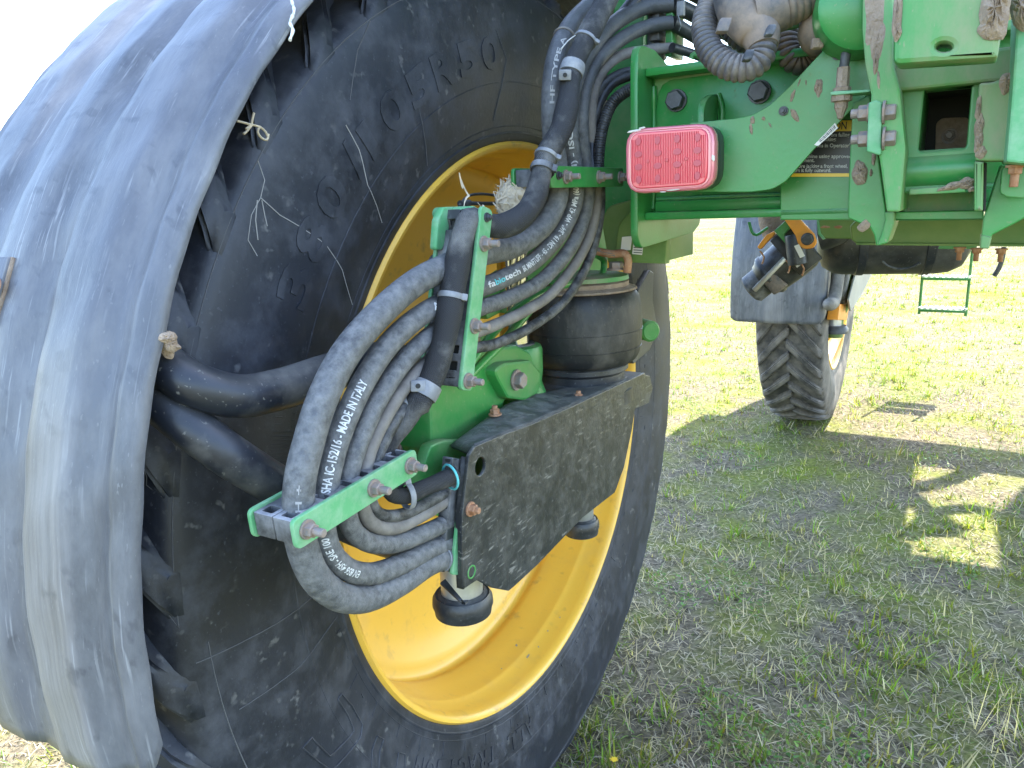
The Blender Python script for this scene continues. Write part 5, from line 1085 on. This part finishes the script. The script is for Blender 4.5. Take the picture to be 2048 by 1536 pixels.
def strips(name, x, y, ht, wd, az, lean, curl, col, m, segs=3, z0=None):
    n = len(x); K = segs
    dx, dy = np.cos(az), np.sin(az); sx, sy = -dy, dx
    V = np.zeros((n, 2*K+1, 3)); Cc = np.zeros((n, 2*K+1, 4)); Cc[...,3] = 1
    zb = gz(x, y) if z0 is None else z0
    for k in range(K+1):
        f = k/K; th = lean+curl*f; 
        if k == 0: hx = np.zeros(n); hz = np.zeros(n)
        else:
            hx = hx+np.sin(th)*ht/K; hz = hz+np.cos(th)*ht/K
        w_ = wd*(1-f**1.5)*0.5
        if k < K:
            for s_, i in ((-1, 2*k), (1, 2*k+1)):
                V[:,i,0] = x+dx*hx+s_*sx*w_; V[:,i,1] = y+dy*hx+s_*sy*w_; V[:,i,2] = zb+np.maximum(hz, 0.002)
                Cc[:,i,:3] = col
        else:
            V[:,2*K,0] = x+dx*hx; V[:,2*K,1] = y+dy*hx; V[:,2*K,2] = zb+np.maximum(hz, 0.002); Cc[:,2*K,:3] = col
    nv = 2*K+1; base = (np.arange(n)*nv)[:,None]
    tri = []
    for k in range(K-1): tri += [[2*k,2*k+1,2*k+3],[2*k,2*k+3,2*k+2]]
    tri.append([2*K-2,2*K-1,2*K])
    T = (base[:,None,:]+np.array(tri)[None]).reshape(-1,3)
    me = bpy.data.meshes.new(name); nvt = n*nv; nt_ = len(T)
    me.vertices.add(nvt); me.vertices.foreach_set('co', V.reshape(-1)); me.loops.add(nt_*3); me.loops.foreach_set('vertex_index', T.reshape(-1).astype(np.int32))
    me.polygons.add(nt_); me.polygons.foreach_set('loop_start', np.arange(0, nt_*3, 3, dtype=np.int32)); me.polygons.foreach_set('loop_total', np.full(nt_, 3, dtype=np.int32))
    a = me.color_attributes.new('col', 'FLOAT_COLOR', 'POINT'); a.data.foreach_set('color', Cc.reshape(-1)); me.update(); me.validate()
    return obj(name, me, m, None, True)
def polar(n, r0, r1, p, a0=-78, a1=22):
    u = RNG.random(n); e = 2-p
    r = (r0**e+(r1**e-r0**e)*u)**(1/e); a = np.radians(RNG.uniform(a0, a1, n))
    return CAM.x+r*np.sin(a), CAM.y+r*np.cos(a), r
def tufted(n, r0, r1, p, per, spread):
    k = n//per; cx, cy, cr = polar(k, r0, r1, p); i = np.repeat(np.arange(k), per); m_ = len(i)
    return cx[i]+RNG.normal(0, 1, m_)*spread, cy[i]+RNG.normal(0, 1, m_)*spread, cr[i], i
def grass_cols(n, fn, far, dryp):
    dry = RNG.random(n) < dryp
    g = np.stack([RNG.uniform(0.105,0.20,n), RNG.uniform(0.160,0.260,n), RNG.uniform(0.014,0.045,n)], -1)*RNG.uniform(0.7,1.25,n)[:,None]
    d_ = RNG.uniform(0.20,0.56,n)[:,None]*np.array([1.0,0.89,0.74])
    return dry, np.where(dry[:,None], d_, g)
# matted short sward
x, y, r = polar(300000, 0.75, 40.0, 1.40); fn = field_noise(x, y); far = np.clip((r-4)/3, 0, 1); n = len(x)
dry, col = grass_cols(n, fn, far, np.clip(0.86-0.28*fn-0.70*far, 0.06, 0.96))
sc = 1+0.10*np.clip(r-4, 0, 18)
gr = strips('grass', x, y, RNG.uniform(0.022,0.062,n)*(1+0.25*fn), np.where(dry, RNG.uniform(0.0022,0.0050,n), RNG.uniform(0.0030,0.0064,n))*sc, RNG.uniform(0,2*np.pi,n), np.where(dry, RNG.uniform(0.5,1.4,n), RNG.uniform(0.2,1.2,n)), RNG.uniform(-0.6,1.5,n), col, GM, 3)
tag(gr, 'short mixed green and dry grass covering the ground', 'grass', kind='stuff')
# taller tufts with blades fanning out
x, y, r, ti = tufted(120000, 0.75, 16.0, 1.5, 12, 0.014); fn = field_noise(x, y); far = np.clip((r-5)/8, 0, 1); n = len(x); kt = int(ti.max())+1
th_ = RNG.random(kt); keep = th_[ti] < np.clip(0.34+0.5*fn+0.33*far, 0.08, 1); x, y, r, fn, far, ti = x[keep], y[keep], r[keep], fn[keep], far[keep], ti[keep]; n = len(x)
tone = RNG.uniform(0.75,1.35,kt)[ti]; hg = RNG.uniform(0.6,1.35,kt)[ti]
dry, col = grass_cols(n, fn, far, np.clip(0.34-0.2*fn-0.2*far, 0.06, 0.7)); col = col*tone[:,None]
gt = strips('grass_tufts', x, y, RNG.uniform(0.035,0.085,n)*hg, RNG.uniform(0.0034,0.0070,n)*(1+0.06*np.clip(r-4,0,12)), RNG.uniform(0,2*np.pi,n), RNG.uniform(0.05,0.75,n), RNG.uniform(0.1,1.3,n), col, GM, 4)
tag(gt, 'taller tufts of green grass standing out of the sward', 'grass', kind='stuff')
# bleached straw lying on the turf, in drifts
n = 8000; x, y, r = polar(n, 0.8, 9.0, 1.5); dcl = np.exp(-((x-0.35)**2+(y-1.25)**2)/0.35); kp = RNG.random(n) < 0.16+0.8*dcl+0.35*(field_noise(x,y) < -0.25); x, y, r = x[kp], y[kp], r[kp]; n = len(x)
d_ = RNG.uniform(0.34,0.58,n)[:,None]*np.array([1.0,0.85,0.62])
sw = strips('straw_litter', x, y, RNG.uniform(0.03,0.13,n), RNG.uniform(0.0022,0.0046,n), RNG.uniform(0,2*np.pi,n), RNG.uniform(1.0,1.5,n), RNG.uniform(-0.7,0.7,n), d_, GM, 4, z0=gz(x,y)+RNG.uniform(0.004,0.035,n))
tag(sw, 'bleached straw stems lying loose on the grass', 'straw', kind='stuff')
# broad-leaf weeds and clover in patches
n = 60000; x, y, r = polar(n, 0.75, 9.0, 1.4); f2 = np.sin(x*3.9+1.0+np.sin(y*3.1))*np.cos(y*4.3+0.4+np.sin(x*2.2))+0.25*np.sin(x*17+y*11); kp = f2 > 0.60; x, y, r = x[kp], y[kp], r[kp]; n = len(x)
g = np.stack([RNG.uniform(0.085,0.14,n), RNG.uniform(0.16,0.24,n), RNG.uniform(0.03,0.05,n)], -1)*RNG.uniform(0.7,1.3,n)[:,None]
cl = strips('clover', x, y, RNG.uniform(0.012,0.024,n), RNG.uniform(0.007,0.014,n), RNG.uniform(0,2*np.pi,n), RNG.uniform(0.5,1.4,n), RNG.uniform(0,0.5,n), g, GM, 3, z0=gz(x,y)+RNG.uniform(0.010,0.045,n))
tag(cl, 'low green clover and weed leaves growing in patches', 'clover', kind='stuff')
# tuft of bleached stems, lower right
n = 60; b = at(2060, 1500, z=0.0); x = b.x+RNG.normal(0,0.06,n); y = b.y+RNG.normal(0,0.06,n)
d_ = np.stack([RNG.uniform(0.5,0.7,n)]*3, -1)*np.array([1.0,0.88,0.70])
tf = strips('dry_grass_tuft', x, y, RNG.uniform(0.08,0.26,n), RNG.uniform(0.0014,0.0028,n), RNG.uniform(0,2*np.pi,n), RNG.uniform(0.2,1.2,n), RNG.uniform(-0.8,1.2,n), d_, GM, 6, z0=gz(x,y))
tag(tf, 'tuft of long bleached dead stems at the lower right', 'grass tuft')
n = 5; b = at(1955, 1460, z=0.0); x = b.x+RNG.normal(0,0.006,n); y = b.y+RNG.normal(0,0.006,n)
tf = strips('dead_grass', x, y, RNG.uniform(0.13,0.22,n), np.full(n,0.0030), np.array([2.6,2.9,0.5,3.2,1.2]), np.array([0.15,0.3,0.35,0.1,0.5]), RNG.uniform(-0.2,0.5,n), np.tile(np.array([0.66,0.57,0.42]),(n,1)), GM, 3, z0=gz(x,y))
tag(tf, 'few upright pale dead stems standing left of the bleached tuft', 'dead stems')
# dandelion
e = empty('dandelion', at(1228, 1530, z=0.0)); tag(e, 'tiny yellow dandelion flower beside the rear tyre', 'flower')
fc = at(1228, 1520, z=0.045); M['petal'] = plain('dandelion_petal', (0.85,0.55,0.02), 0.6)
vs = []; fs = []
for k in range(26):
    a = k*2.4; rr = 0.004+0.009*(k/26); d = Vector((math.cos(a), math.sin(a), 0.25)); s = Vector((-math.sin(a), math.cos(a), 0))*0.002; b_ = len(vs)
    vs += [fc-s+Z*0.003, fc+s+Z*0.003, fc+d*rr+s*0.8, fc+d*rr-s*0.8]; fs.append((b_,b_+1,b_+2,b_+3))
obj('petals', mesh('petals', vs, fs), M['petal'], e, False)
tube('stem', [at(1228,1530,z=0.0), fc], 0.0012, GM if False else M['olive'], e, 6, 0.01)
